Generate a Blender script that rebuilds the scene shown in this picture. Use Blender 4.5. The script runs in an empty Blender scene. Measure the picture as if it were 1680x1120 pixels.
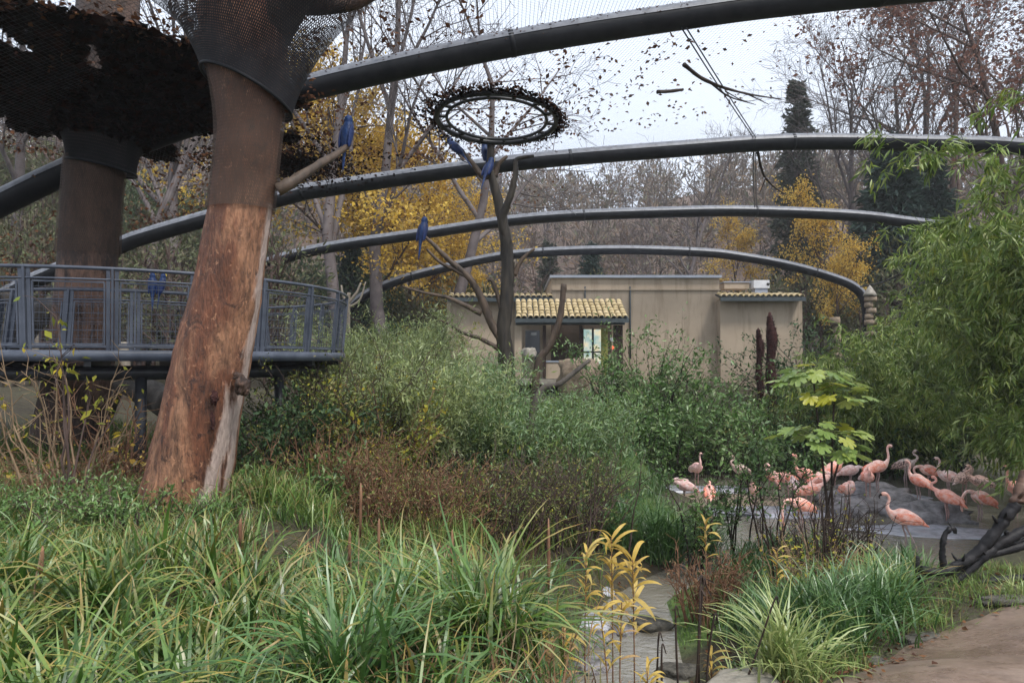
import bpy, math, random
import numpy as np
from mathutils import Vector, Matrix, noise as mnoise

rad = math.radians
F = 1150.0                      # focal length in photograph pixels
PITCH = math.atan(30.0 / F)
CAMZ = 2.2
HAZE = 0.00065                   # density of the damp air
sc = bpy.context.scene
col = sc.collection

# ---------------------------------------------------------------- camera
cam_d = bpy.data.cameras.new('camera')
cam_d.sensor_width = 36.0
cam_d.lens = F / 1680.0 * 36.0
cam_d.clip_start = 0.1
cam_d.clip_end = 3000
cam = bpy.data.objects.new('camera', cam_d)
cam.location = (0, 0, CAMZ)
cam.rotation_euler = (math.pi / 2 + PITCH, 0, 0)
col.objects.link(cam)
sc.camera = cam

# ---------------------------------------------------------------- overcast sky, soft sun
SUN_EL, SUN_AZ = rad(58), rad(140)          # azimuth clockwise from +Y
world = bpy.data.worlds.new('World')
sc.world = world
world.use_nodes = True
wn = world.node_tree
wn.nodes.clear()
w_out = wn.nodes.new('ShaderNodeOutputWorld')
w_bg = wn.nodes.new('ShaderNodeBackground')
w_sky = wn.nodes.new('ShaderNodeTexSky')
w_sky.sky_type = 'NISHITA'
w_sky.sun_disc = False
w_sky.sun_elevation = SUN_EL
w_sky.sun_rotation = SUN_AZ
w_sky.air_density = 1.0
w_sky.dust_density = 4.0
w_mix = wn.nodes.new('ShaderNodeMix')
w_mix.data_type = 'RGBA'
w_mix.inputs['Factor'].default_value = 0.88          # a closed layer of cloud over the blue
w_tc = wn.nodes.new('ShaderNodeTexCoord')
w_nz = wn.nodes.new('ShaderNodeTexNoise')
w_nz.inputs['Scale'].default_value = 2.2
w_nz.inputs['Detail'].default_value = 3
w_rp = wn.nodes.new('ShaderNodeValToRGB')
w_rp.color_ramp.elements[0].color = (6.6, 7.3, 8.6, 1)
w_rp.color_ramp.elements[1].color = (7.6, 8.2, 9.2, 1)
w_rp.color_ramp.elements[0].position = .3
w_rp.color_ramp.elements[1].position = .7
wn.links.new(w_tc.outputs['Generated'], w_nz.inputs['Vector'])
wn.links.new(w_nz.outputs['Fac'], w_rp.inputs['Fac'])
wn.links.new(w_sky.outputs['Color'], w_mix.inputs['A'])
wn.links.new(w_rp.outputs['Color'], w_mix.inputs['B'])
wn.links.new(w_mix.outputs['Result'], w_bg.inputs['Color'])
w_bg.inputs['Strength'].default_value = 0.067
wn.links.new(w_bg.outputs['Background'], w_out.inputs['Surface'])

sun_d = bpy.data.lights.new('sun', 'SUN')
sun_d.energy = 1.5
sun_d.angle = rad(12)
sun_d.color = (1.0, 0.96, 0.9)
sun = bpy.data.objects.new('sun', sun_d)
sd = Vector((math.sin(SUN_AZ) * math.cos(SUN_EL), math.cos(SUN_AZ) * math.cos(SUN_EL), math.sin(SUN_EL)))
sun.rotation_euler = sd.to_track_quat('Z', 'Y').to_euler()
sun.location = (0, 0, 30)
col.objects.link(sun)

sc.view_settings.view_transform = 'Standard'
sc.view_settings.look = 'None'
sc.view_settings.exposure = 1.32
sc.view_settings.gamma = 1.0
sc.view_settings.use_curve_mapping = False
sc.render.engine = 'CYCLES'
sc.cycles.max_bounces = 6
sc.cycles.diffuse_bounces = 3
sc.cycles.glossy_bounces = 3
sc.cycles.transmission_bounces = 4
sc.cycles.transparent_max_bounces = 8
sc.cycles.volume_bounces = 0
sc.cycles.use_denoising = True

# ================================================================ helpers
def tag(o, label=None, cat=None, group=None, kind=None):
    if label: o['label'] = label
    if cat: o['category'] = cat
    if group: o['group'] = group
    if kind: o['kind'] = kind
    return o

def link(o, parent=None, world_coords=True):
    col.objects.link(o)
    if parent is not None:
        o.parent = parent
        if world_coords:
            o.matrix_parent_inverse = Matrix.Translation(-Vector(parent.location))
    return o

def thing(name, label, cat, loc=(0, 0, 0), group=None):
    o = bpy.data.objects.new(name, None)
    o.empty_display_size = 0.2
    o.location = loc
    col.objects.link(o)
    return tag(o, label, cat, group)

def mesh_np(name, V, faces, smooth=True, attrs=None, midx=None):
    """faces: list of int arrays (n,3) or (n,4)"""
    me = bpy.data.meshes.new(name)
    V = np.asarray(V, dtype=np.float32)
    faces = [np.asarray(f, dtype=np.int32) for f in faces if len(f)]
    me.vertices.add(len(V))
    me.vertices.foreach_set('co', V.ravel())
    nl = sum(f.size for f in faces)
    npoly = sum(len(f) for f in faces)
    me.loops.add(nl)
    me.polygons.add(npoly)
    loops = np.concatenate([f.ravel() for f in faces])
    tot = np.concatenate([np.full(len(f), f.shape[1], np.int32) for f in faces])
    start = np.concatenate([[0], np.cumsum(tot)[:-1]]).astype(np.int32)
    me.loops.foreach_set('vertex_index', loops)
    me.polygons.foreach_set('loop_start', start)
    me.polygons.foreach_set('loop_total', tot)
    me.polygons.foreach_set('use_smooth', np.full(npoly, smooth, dtype=bool))
    if midx is not None:
        me.polygons.foreach_set('material_index', np.asarray(midx, np.int32))
    if attrs:
        for k, a in attrs.items():
            at_ = me.attributes.new(k, 'FLOAT', 'POINT')
            at_.data.foreach_set('value', np.asarray(a, np.float32))
    me.update(calc_edges=True)
    return me

def obj(name, me, mats, parent=None, world_coords=True):
    if not isinstance(mats, (list, tuple)):
        mats = [mats]
    if not me.materials:
        for m in mats:
            me.materials.append(m)
    return link(bpy.data.objects.new(name, me), parent, world_coords)

def nrm(a):
    return a / np.maximum(np.linalg.norm(a, axis=-1, keepdims=True), 1e-9)

def catmull(P, k=4):
    P = np.asarray(P, float)
    if len(P) < 3 or k <= 1:
        return P
    Q = np.vstack([2 * P[0] - P[1], P, 2 * P[-1] - P[-2]])
    out = []
    for i in range(1, len(Q) - 2):
        for j in range(k):
            t = j / k
            a, b, c, d = Q[i - 1], Q[i], Q[i + 1], Q[i + 2]
            out.append(.5 * ((2 * b) + (-a + c) * t + (2 * a - 5 * b + 4 * c - d) * t * t + (-a + 3 * b - 3 * c + d) * t ** 3))
    out.append(P[-1])
    return np.array(out)

class MB:
    """collects shapes, builds ONE mesh"""
    def __init__(s):
        s.V, s.F3, s.F4, s.M3, s.M4, s.n = [], [], [], [], [], 0
    def add(s, V, Fc, m=0):
        V = np.asarray(V, float); Fc = np.asarray(Fc, int)
        s.V.append(V)
        if Fc.shape[1] == 3:
            s.F3.append(Fc + s.n); s.M3.append(np.full(len(Fc), m))
        else:
            s.F4.append(Fc + s.n); s.M4.append(np.full(len(Fc), m))
        s.n += len(V)
    def box(s, c, size, rz=0.0, m=0, rot=None, taper=1.0):
        hx, hy, hz = [v / 2 for v in size]
        V = np.array([[x * (taper if z > 0 else 1), y * (taper if z > 0 else 1), z] for z in (-hz, hz) for y in (-hy, hy) for x in (-hx, hx)])
        R = np.array((rot if rot is not None else Matrix.Rotation(rz, 3, 'Z')))
        V = V @ R.T + np.array(c)
        s.add(V, [[0, 2, 3, 1], [4, 5, 7, 6], [0, 1, 5, 4], [2, 6, 7, 3], [0, 4, 6, 2], [1, 3, 7, 5]], m)
    def bar(s, a, b, w, h, m=0):
        """rectangular bar from a to b; w horizontal, h along the other axis"""
        a = np.array(a, float); b = np.array(b, float)
        t = nrm(b - a)
        side = np.cross(t, [0, 0, 1.0])
        if np.linalg.norm(side) < 1e-3: side = np.array([1.0, 0, 0])
        side = nrm(side); up = np.cross(side, t)
        V = []
        for p in (a, b):
            for (i, j) in ((-1, -1), (1, -1), (1, 1), (-1, 1)):
                V.append(p + side * i * w / 2 + up * j * h / 2)
        s.add(V, [[0, 1, 2, 3], [7, 6, 5, 4], [0, 4, 5, 1], [1, 5, 6, 2], [2, 6, 7, 3], [3, 7, 4, 0]], m)
    def tube(s, path, r, sides=8, m=0, cap=True, jitter=0.0, seed=0, fixed_side=None):
        P = np.asarray(path, float); n = len(P)
        r = np.asarray(r, float)
        if r.ndim == 0: r = np.full(n, float(r))
        if r.ndim == 1: r = np.stack([r, r], 1)
        T = nrm(np.gradient(P, axis=0))
        ang = np.arange(sides) / sides * 2 * math.pi
        rng = np.random.default_rng(seed)
        V = []
        if fixed_side is None:
            ref = np.array([0, 0, 1.0]) if abs(T[0][2]) < .9 else np.array([1.0, 0, 0])
            nrm_ = nrm(np.cross(T[0], ref))
        for i in range(n):
            if fixed_side is not None:
                sd_ = np.array(fixed_side, float)
                u = nrm(sd_ - T[i] * (sd_ @ T[i]))
            else:
                nrm_ = nrm(nrm_ - T[i] * (nrm_ @ T[i])); u = nrm_
            v = np.cross(T[i], u)
            jj = 1 + jitter * rng.standard_normal(sides) if jitter else 1.0
            V.append(P[i] + (np.cos(ang) * r[i, 0] * jj)[:, None] * u + (np.sin(ang) * r[i, 1] * jj)[:, None] * v)
        V = np.concatenate(V)
        k = np.arange(sides); k2 = (k + 1) % sides
        Q = np.concatenate([np.stack([i * sides + k, i * sides + k2, (i + 1) * sides + k2, (i + 1) * sides + k], 1) for i in range(n - 1)])
        base = s.n
        s.add(V, Q, m)
        if cap:
            for i0, rev in ((0, True), (n - 1, False)):
                c = V[i0 * sides:(i0 + 1) * sides].mean(0)
                tri = np.stack([i0 * sides + k, i0 * sides + k2, np.full(sides, -1)], 1)
                s.V.append(c[None]); ci = s.n; s.n += 1
                tri = tri + base; tri[:, 2] = ci
                if rev: tri = tri[:, ::-1]
                s.F3.append(tri); s.M3.append(np.full(sides, m))
    def lathe(s, prof, c=(0, 0, 0), sides=24, m=0, scale=(1, 1)):
        prof = np.asarray(prof, float)
        ang = np.arange(sides) / sides * 2 * math.pi
        V = np.concatenate([np.stack([np.cos(ang) * r * scale[0], np.sin(ang) * r * scale[1], np.full(sides, z)], 1) for r, z in prof]) + np.array(c)
        k = np.arange(sides); k2 = (k + 1) % sides
        Q = np.concatenate([np.stack([i * sides + k, i * sides + k2, (i + 1) * sides + k2, (i + 1) * sides + k], 1) for i in range(len(prof) - 1)])
        s.add(V, Q, m)
    def ell(s, c, r, rot=None, m=0, nu=10, nv=7):
        V = [[0, 0, -1.0]]
        for j in range(1, nv):
            ph = -math.pi / 2 + math.pi * j / nv
            for i in range(nu):
                th = 2 * math.pi * i / nu
                V.append([math.cos(ph) * math.cos(th), math.cos(ph) * math.sin(th), math.sin(ph)])
        V.append([0, 0, 1.0])
        V = np.array(V) * np.array(r)
        if rot is not None: V = V @ np.array(rot).T
        V = V + np.array(c)
        Fq = []
        for j in range(nv - 2):
            for i in range(nu):
                a = 1 + j * nu + i; b = 1 + j * nu + (i + 1) % nu
                Fq.append([a, b, b + nu, a + nu])
        b0 = s.n
        s.add(V, Fq, m)
        T = [[0, 1 + (i + 1) % nu, 1 + i] for i in range(nu)]
        l0 = 1 + (nv - 2) * nu; e = len(V) - 1
        T += [[e, l0 + i, l0 + (i + 1) % nu] for i in range(nu)]
        s.F3.append(np.array(T) + b0); s.M3.append(np.full(len(T), m))
    def mesh(s, name, smooth=True):
        fs, ms = [], []
        if s.F3: fs.append(np.concatenate(s.F3)); ms.append(np.concatenate(s.M3))
        if s.F4: fs.append(np.concatenate(s.F4)); ms.append(np.concatenate(s.M4))
        return mesh_np(name, np.concatenate(s.V), fs, smooth, midx=np.concatenate(ms))
    def build(s, name, mats, parent=None, smooth=True, world_coords=True):
        return obj(name, s.mesh(name, smooth), mats, parent, world_coords)

# pixel of the photograph -> direction / point
def ray(px, py):
    u, v = (px - 840) / F, (560 - py) / F
    return np.array([u, math.cos(PITCH) - math.sin(PITCH) * v, math.sin(PITCH) + math.cos(PITCH) * v])
def P(px, py, d):
    r = ray(px, py)
    return np.array([0, 0, CAMZ]) + r * (d / r[1])
def G(px, py, z):
    r = ray(px, py)
    return np.array([0, 0, CAMZ]) + r * ((z - CAMZ) / r[2])
def X(px, d):
    return (px - 840) / F * d

def smooth01(a, b, x):
    t = np.clip((np.asarray(x, float) - a) / (b - a), 0, 1)
    return t * t * (3 - 2 * t)

# ================================================================ terrain height
WATER = -1.6
CTRL = np.array([
 (0,0,.6),(-3,2,.6),(-6,3,.65),(3,1,.4),(6,2,.1),(6,4,.02),(3.3,4.6,0),(5,5.5,0),(8,6,0),(12,5,0),(2.1,4.6,0),(1.7,3,.2),(1.0,3.6,.1),
 (.75,5,-.8),(.95,6.3,-1.4),(.5,6,-1.0),(.6,7.2,-1.42),(1.3,7.2,-1.42),(-.25,4,.55),(-.35,5.4,.45),(-.6,7,.1),(-3,5,.62),(-3,7.5,.7),(-6,6,.7),(-10,8,.8),(-8,13,.7),(-4,12,.3),(-1,9,-.15),
 (0.1,8.2,-1.2),(.2,11,-.8),(-2,15,.2),(1,15,-.8),(2.2,12.8,-1.2),(2.9,13.6,-1.25),(2.6,16.5,-1.2),(3.2,23,-.75),(2,20,-.5),(-3,20,.6),(-8,25,1.2),(3,28.5,.5),
 (4,32,1.4),(9,32,1.2),(9,29,.2),(13,31,.3),(17,22,-1.1),(15,14,-1.1),(9,9.5,-1.0),(8,7.8,-.3),(5,7.5,-.15),(3.4,7,-.35),(3,8.6,-1.1),(4,10.5,-1.25),(6,12,-1.3),
 (2.4,9.6,-1.25),(2.6,10.8,-1.3),(-15,20,1.5),(22,10,-.3),(24,30,1),(0,40,2),(-20,40,3),(20,45,2.2),(4,50,2.5),(-40,50,4),(45,50,3),(-30,5,1),(35,0,0),(0,-15,.6),(20,-10,.2)], float)
POND = np.array([G(*p, WATER)[:2] for p in [
 (880,1240),(918,1120),(958,1045),(992,985),(1035,962),(1078,940),(1130,918),(1182,886),(1170,842),(1110,826),(1085,800),(1100,772),(1200,756),(1300,742),
 (1420,738),(1560,742),(1720,752),(1900,790),(1850,860),(1690,925),(1525,948),(1450,932),(1335,890),(1268,892),(1205,928),(1145,955),(1092,982),(1105,1040),(1130,1120),(1150,1240)]])

def sdist(x, y, poly):
    """signed distance to polygon, negative inside"""
    d = np.full(x.shape, 1e9); inside = np.zeros(x.shape, bool)
    n = len(poly)
    for i in range(n):
        ax, ay = poly[i]; bx, by = poly[(i + 1) % n]
        ex, ey = bx - ax, by - ay
        t = np.clip(((x - ax) * ex + (y - ay) * ey) / (ex * ex + ey * ey), 0, 1)
        d = np.minimum(d, np.hypot(x - ax - t * ex, y - ay - t * ey))
        c = ((ay > y) != (by > y)) & (x < ex * (y - ay) / (ey if abs(ey) > 1e-9 else 1e-9) + ax)
        inside ^= c
    return np.where(inside, -d, d)

def H(x, y):
    x = np.atleast_1d(np.asarray(x, float)); y = np.atleast_1d(np.asarray(y, float))
    num = np.zeros(x.shape); den = np.zeros(x.shape)
    for cx, cy, cz in CTRL:
        w = 1.0 / (((x - cx) ** 2 + (y - cy) ** 2) + .15) ** 1.7
        num += w * cz; den += w
    z = num / den
    z = z + 32 * smooth01(50, 150, y) + 9 * smooth01(-8, -40, x) * smooth01(22, 48, y)
    z = z + 5 * smooth01(14, 45, x) * smooth01(35, 70, y)
    near = (x > -2) & (x < 30) & (y > 3) & (y < 40)
    if near.any():
        s = np.full(x.shape, 9.0)
        s[near] = sdist(x[near], y[near], POND)
        bank = np.maximum(z, -1.42)
        lip = smooth01(0.0, 1.1, s)
        z = np.where(s < 1.1, np.where(s < 0, -1.6 - np.minimum(.5, -s * .7), -1.6 + (bank + 1.6) * np.maximum(lip, np.minimum(1, s * 1.2))), bank)
    return z
def H1(x, y):
    return float(H(x, y)[0])
def at(px, d):
    x = X(px, d)
    return np.array([x, d, H1(x, d)])
# ================================================================ materials
def newmat(name):
    m = bpy.data.materials.new(name)
    m.use_nodes = True
    nt = m.node_tree
    return m, nt, nt.nodes['Principled BSDF']

def N(nt, t, **kw):
    n = nt.nodes.new(t)
    for k, v in kw.items():
        if k in n.inputs: n.inputs[k].default_value = v
        else: setattr(n, k, v)
    return n

def ramp(nt, fac, stops):
    r = nt.nodes.new('ShaderNodeValToRGB')
    el = r.color_ramp.elements
    while len(el) < len(stops): el.new(0.5)
    for e, (p, c) in zip(el, stops):
        e.position = p; e.color = (*c, 1)
    nt.links.new(fac, r.inputs['Fac'])
    return r.outputs['Color']

def mixc(nt, fac, a, b, mode='MIX'):
    m = nt.nodes.new('ShaderNodeMix'); m.data_type = 'RGBA'; m.blend_type = mode
    for s_, v in (('Factor', fac), ('A', a), ('B', b)):
        if hasattr(v, 'is_linked') or hasattr(v, 'links'): nt.links.new(v, m.inputs[s_])
        else: m.inputs[s_].default_value = v if s_ == 'Factor' else (*v, 1)
    return m.outputs['Result']

def noise(nt, scale, detail=4, rough=.55, stretch=None, coord='Object', dist=0.0):
    tc = nt.nodes.new('ShaderNodeTexCoord')
    n = N(nt, 'ShaderNodeTexNoise', Scale=scale, Detail=detail, Roughness=rough, Distortion=dist)
    if stretch is not None:
        mp = nt.nodes.new('ShaderNodeMapping'); mp.inputs['Scale'].default_value = stretch
        nt.links.new(tc.outputs[coord], mp.inputs['Vector']); nt.links.new(mp.outputs['Vector'], n.inputs['Vector'])
    else:
        nt.links.new(tc.outputs[coord], n.inputs['Vector'])
    return n.outputs['Fac']

def bump(nt, bsdf, h, strength=.4, dist=.02):
    b = N(nt, 'ShaderNodeBump', Strength=strength, Distance=dist)
    nt.links.new(h, b.inputs['Height']); nt.links.new(b.outputs['Normal'], bsdf.inputs['Normal'])

def simple(name, c1, c2, scale=6, rough=.7, spec=.4, bmp=.3, bdist=.01, stretch=None, metallic=0, detail=5):
    m, nt, b = newmat(name)
    f = noise(nt, scale, detail, .6, stretch)
    nt.links.new(ramp(nt, f, [(.3, c1), (.7, c2)]), b.inputs['Base Color'])
    b.inputs['Roughness'].default_value = rough
    b.inputs['Specular IOR Level'].default_value = spec
    b.inputs['Metallic'].default_value = metallic
    if bmp: bump(nt, b, f, bmp, bdist)
    return m

LEAF = 1.0
def leafmat(name, cols, rough=.45, spec=.5, trans=.25, tip=None, tipstart=.75, bright=1.0, patch=None, sheen=1.0):
    """cols: colours spread at random over the single leaves; tip: colour of dried tips (needs attribute t)"""
    m, nt, b = newmat(name)
    g = nt.nodes.new('ShaderNodeNewGeometry')
    n = len(cols)
    c = ramp(nt, g.outputs['Random Per Island'], [((i + .5) / n, tuple(min(.85, v * bright * LEAF) for v in cc)) for i, cc in enumerate(cols)])
    if patch is not None:
        pcol, psc, plo, phi = patch
        pf = ramp(nt, noise(nt, psc, 3, .6), [(plo, (0, 0, 0)), (phi, (.75, .75, .75))])
        c = mixc(nt, pf, c, pcol, 'MULTIPLY')
    if tip is not None:
        a = nt.nodes.new('ShaderNodeAttribute'); a.attribute_name = 't'
        add = N(nt, 'ShaderNodeMath', operation='MULTIPLY_ADD')
        nt.links.new(g.outputs['Random Per Island'], add.inputs[0]); add.inputs[1].default_value = .5
        nt.links.new(a.outputs['Fac'], add.inputs[2])
        fr = ramp(nt, add.outputs[0], [(tipstart, (0, 0, 0)), (min(1, tipstart + .12), (1, 1, 1))])
        mul = N(nt, 'ShaderNodeMath', operation='MULTIPLY'); 
        sub = N(nt, 'ShaderNodeMath', operation='SUBTRACT', use_clamp=True)
        sub.inputs[1].default_value = tipstart
        nt.links.new(add.outputs[0], sub.inputs[0])
        mul.inputs[1].default_value = 2.2; mul.use_clamp = True
        nt.links.new(sub.outputs[0], mul.inputs[0])
        c = mixc(nt, mul.outputs[0], c, tip)
    nt.links.new(c, b.inputs['Base Color'])
    b.inputs['Roughness'].default_value = rough + .05
    b.inputs['Specular IOR Level'].default_value = spec * .55 * sheen
    if trans > 0:
        tr = nt.nodes.new('ShaderNodeBsdfTranslucent')
        nt.links.new(c, tr.inputs['Color'])
        mx = nt.nodes.new('ShaderNodeMixShader'); mx.inputs[0].default_value = trans
        out = nt.nodes['Material Output']
        nt.links.new(b.outputs[0], mx.inputs[1]); nt.links.new(tr.outputs[0], mx.inputs[2])
        nt.links.new(mx.outputs[0], out.inputs['Surface'])
    return m

M = {}
# ground: dark wet soil with litter and moss, grass where the attribute says lawn
m, nt, b = newmat('soil'); M['soil'] = m
f1 = noise(nt, 1.3, 6, .6); f2 = noise(nt, 9, 6, .65)
c1 = ramp(nt, f1, [(.3, (.035, .028, .018)), (.5, (.05, .045, .022)), (.7, (.06, .07, .028))])
c2 = ramp(nt, f2, [(.35, (.03, .022, .015)), (.6, (.075, .06, .035)), (.75, (.12, .075, .04))])
cc = mixc(nt, .5, c1, c2)
a = nt.nodes.new('ShaderNodeAttribute'); a.attribute_name = 'lawn'
g = ramp(nt, f2, [(.3, (.06, .11, .03)), (.7, (.13, .19, .055))])
a2 = nt.nodes.new('ShaderNodeAttribute'); a2.attribute_name = 'hill'
cc = mixc(nt, a2.outputs['Fac'], cc, ramp(nt, f1, [(.35, (.10, .07, .055)), (.65, (.16, .11, .085))]))
nt.links.new(mixc(nt, a.outputs['Fac'], cc, g), b.inputs['Base Color'])
b.inputs['Roughness'].default_value = .85
bump(nt, b, f2, .8, .06)

m, nt, b = newmat('path_concrete'); M['path'] = m
f1 = noise(nt, 1.1, 5, .6, dist=.6); f2 = noise(nt, 26, 5, .6); f3 = noise(nt, 3.2, 8, .7)
cc = ramp(nt, f1, [(.3, (.17, .105, .078)), (.5, (.23, .16, .125)), (.72, (.31, .24, .2))])
cc = mixc(nt, .35, cc, ramp(nt, f2, [(.3, (.08, .052, .038)), (.7, (.3, .22, .17))]))
cc = mixc(nt, .35, cc, ramp(nt, f3, [(.42, (.06, .042, .032)), (.55, (.22, .16, .125))]), 'MIX')
nt.links.new(cc, b.inputs['Base Color'])
rr = ramp(nt, f1, [(.35, (.18, .18, .18)), (.65, (.5, .5, .5))]); nt.links.new(rr, b.inputs['Roughness'])
bump(nt, b, f2, .5, .012)

m, nt, b = newmat('water'); M['water'] = m
f1 = noise(nt, 4.5, 4, .6, (1, 1.8, 1), dist=.6); f2 = noise(nt, .6, 3)
nt.links.new(ramp(nt, f2, [(.35, (.14, .125, .095)), (.65, (.24, .22, .18))]), b.inputs['Base Color'])
b.inputs['Roughness'].default_value = .04
b.inputs['IOR'].default_value = 2.5
b.inputs['Specular IOR Level'].default_value = .5
bump(nt, b, f1, .45, .06)

M['rock'] = simple('rock', (.03, .029, .031), (.34, .32, .33), 4.2, .45, .5, 1.0, .15, detail=10)
M['kerb'] = simple('kerb_rock', (.025, .024, .02), (.12, .11, .09), 14, .7, .3, 1.0, .03)
M['wet_ledge'] = simple('wet_ledge', (.24, .24, .27), (.52, .52, .57), 5, .16, .6, .5, .02)
M['pale_stone'] = simple('pale_stone', (.2, .18, .15), (.36, .33, .28), 8, .6, .35, .8, .02)
M['tan_rock'] = simple('tan_rock', (.16, .12, .085), (.32, .25, .18), 4, .8, .3, .9, .06)

# stucco with rain streaks
m, nt, b = newmat('stucco'); M['stucco'] = m
f1 = noise(nt, .7, 4, .6); f2 = noise(nt, 40, 3); f3 = noise(nt, 3.0, 4, .6, (1, 1, .12))
cc = ramp(nt, f1, [(.3, (.32, .25, .175)), (.7, (.46, .365, .265))])
cc = mixc(nt, .4, cc, ramp(nt, f3, [(.32, (.15, .12, .085)), (.5, (.44, .36, .28))]))
nt.links.new(cc, b.inputs['Base Color']); b.inputs['Roughness'].default_value = .9
bump(nt, b, f2, .3, .01)

M['steel'] = simple('dark_grey_steel', (.008, .009, .011), (.02, .021, .024), 3, .5, .2, .12, .01)
M['lit_top'] = simple('lit_top_strip', (.10, .105, .12), (.2, .21, .235), 5, .45, .4, .2, .01)  # pale grey that paints the sky-lit tops of the arch tubes
M['rail_steel'] = simple('rail_steel', (.05, .06, .085), (.1, .115, .15), 4, .38, .55, .05, .004)
M['black_steel'] = simple('black_steel', (.012, .013, .016), (.03, .031, .036), 4, .4, .4, .05, .004)
M['net'] = simple('net_wire', (.05, .052, .058), (.09, .09, .1), 3, .5, .3, 0)
M['black_net'] = simple('black_net_cloth', (.008, .008, .009), (.02, .019, .02), 2.5, .8, .15, 0)
M['dark_net'] = simple('dark_net_cloth', (.013, .013, .015), (.04, .038, .042), 2.5, .7, .2, 0)
M['wrap_net'] = simple('wrap_net', (.06, .038, .028), (.11, .075, .058), 2.5, .7, .2, 0)
M['cap_metal'] = simple('cap_metal', (.26, .29, .35), (.36, .39, .45), 2, .4, .5, 0)
M['fascia'] = simple('fascia', (.035, .045, .05), (.07, .085, .09), 3, .5, .4, 0)
M['dark_wood'] = simple('dark_wood', (.025, .016, .013), (.06, .038, .028), 8, .7, .3, .3, .01, (1, 1, .15))
M['interior'] = simple('interior_wall', (.06, .045, .035), (.1, .075, .06), 2, .9, .2, 0)
M['door_frame'] = simple('door_frame', (.24, .25, .06), (.32, .33, .1), 3, .5, .4, 0)
M['white_box'] = simple('white_box', (.55, .56, .58), (.7, .7, .72), 2, .5, .4, 0)
M['black_plastic'] = simple('black_plastic', (.02, .02, .02), (.04, .04, .045), 6, .4, .4, 0)
M['fiber'] = simple('dark_fibre', (.02, .008, .008), (.085, .035, .03), 22, .9, .2, 1.0, .05)

m, nt, b = newmat('roof_tile'); M['tile'] = m
oi = nt.nodes.new('ShaderNodeObjectInfo')
f1 = noise(nt, 9, 4)
cc = ramp(nt, oi.outputs['Random'], [(.1, (.35, .26, .13)), (.5, (.5, .4, .22)), (.9, (.6, .48, .3))])
cc = mixc(nt, .5, cc, ramp(nt, f1, [(.35, (.16, .13, .05)), (.6, (.6, .47, .26))]))
nt.links.new(cc, b.inputs['Base Color']); b.inputs['Roughness'].default_value = .75

m, nt, b = newmat('lit_window'); M['lit'] = m
f1 = noise(nt, 2.2, 2)
cc = ramp(nt, f1, [(.4, (.3, .45, .42)), (.5, (.6, .62, .5)), (.58, (.75, .65, .42))])
nt.links.new(cc, b.inputs['Emission Color']); b.inputs['Emission Strength'].default_value = .42
b.inputs['Base Color'].default_value = (.2, .22, .22, 1); b.inputs['Roughness'].default_value = .5; b.inputs['Specular IOR Level'].default_value = .15
m, nt, b = newmat('red_lamp'); M['redlamp'] = m
b.inputs['Emission Color'].default_value = (1, .08, .03, 1); b.inputs['Emission Strength'].default_value = 1.2
b.inputs['Base Color'].default_value = (.6, .05, .03, 1)
m, nt, b = newmat('dark_glass'); M['glass'] = m
b.inputs['Base Color'].default_value = (.015, .017, .02, 1); b.inputs['Roughness'].default_value = .08

# stripped trunk wood: flaking red-brown with dark tears; pale bare strip by attribute
def trunkmat(name, dark, mid, light, pale):
    m, nt, b = newmat(name)
    f1 = noise(nt, 2.0, 7, .65, (1, 1, .28), dist=.7)
    f2 = noise(nt, 9, 7, .7, (1, 1, .22), dist=.5)
    f3 = noise(nt, 40, 6, .7, (1, 1, .25))
    f4 = noise(nt, 5.5, 6, .75, (1, 1, .55), dist=1.2)
    c = ramp(nt, f1, [(.36, tuple(v * .9 for v in mid)), (.48, mid), (.60, light)])
    c = mixc(nt, .85, c, ramp(nt, f2, [(.34, (.25, .22, .2)), (.46, (.8, .78, .76)), (.62, (1.25, 1.2, 1.15))]), 'MULTIPLY')
    c = mixc(nt, .7, c, ramp(nt, f3, [(.36, (.45, .42, .4)), (.5, (1, 1, 1)), (.66, (1.4, 1.4, 1.4))]), 'MULTIPLY')
    c = mixc(nt, ramp(nt, f4, [(.36, (.9, .9, .9)), (.45, (0, 0, 0))]), c, dark)
    f5 = noise(nt, 14, 5, .6, (1, 1, .8), dist=.8)
    c = mixc(nt, ramp(nt, f5, [(.60, (0, 0, 0)), (.68, (.8, .8, .8))]), c, tuple(min(1, v * 1.35) for v in light))
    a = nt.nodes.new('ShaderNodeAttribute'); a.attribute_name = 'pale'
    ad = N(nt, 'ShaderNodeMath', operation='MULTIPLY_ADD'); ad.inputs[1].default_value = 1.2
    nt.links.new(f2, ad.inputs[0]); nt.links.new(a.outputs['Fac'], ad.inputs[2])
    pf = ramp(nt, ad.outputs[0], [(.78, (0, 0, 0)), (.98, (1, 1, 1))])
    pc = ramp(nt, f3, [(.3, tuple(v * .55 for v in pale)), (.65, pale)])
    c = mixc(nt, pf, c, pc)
    nt.links.new(c, b.inputs['Base Color']); b.inputs['Roughness'].default_value = .62
    hm = mixc(nt, .5, f2, f3); bump(nt, b, hm, 1.0, .05)
    return m
M['trunk'] = trunkmat('stripped_trunk', (.022, .008, .005), (.155, .056, .026), (.33, .165, .09), (.55, .42, .36))
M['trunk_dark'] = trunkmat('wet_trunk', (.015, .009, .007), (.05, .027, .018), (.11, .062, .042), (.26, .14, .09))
M['perch'] = simple('perch_wood', (.004, .0035, .0035), (.075, .06, .043), 6, .6, .4, .9, .03, (1, 1, .18))
M['perch_branch'] = simple('perch_branch_wood', (.025, .018, .014), (.14, .095, .065), 7, .6, .4, .6, .02, (1, 1, .3))
M['log'] = simple('log_wood', (.05, .042, .036), (.15, .13, .11), 6, .75, .3, .8, .03, (1, 1, .3))
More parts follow.
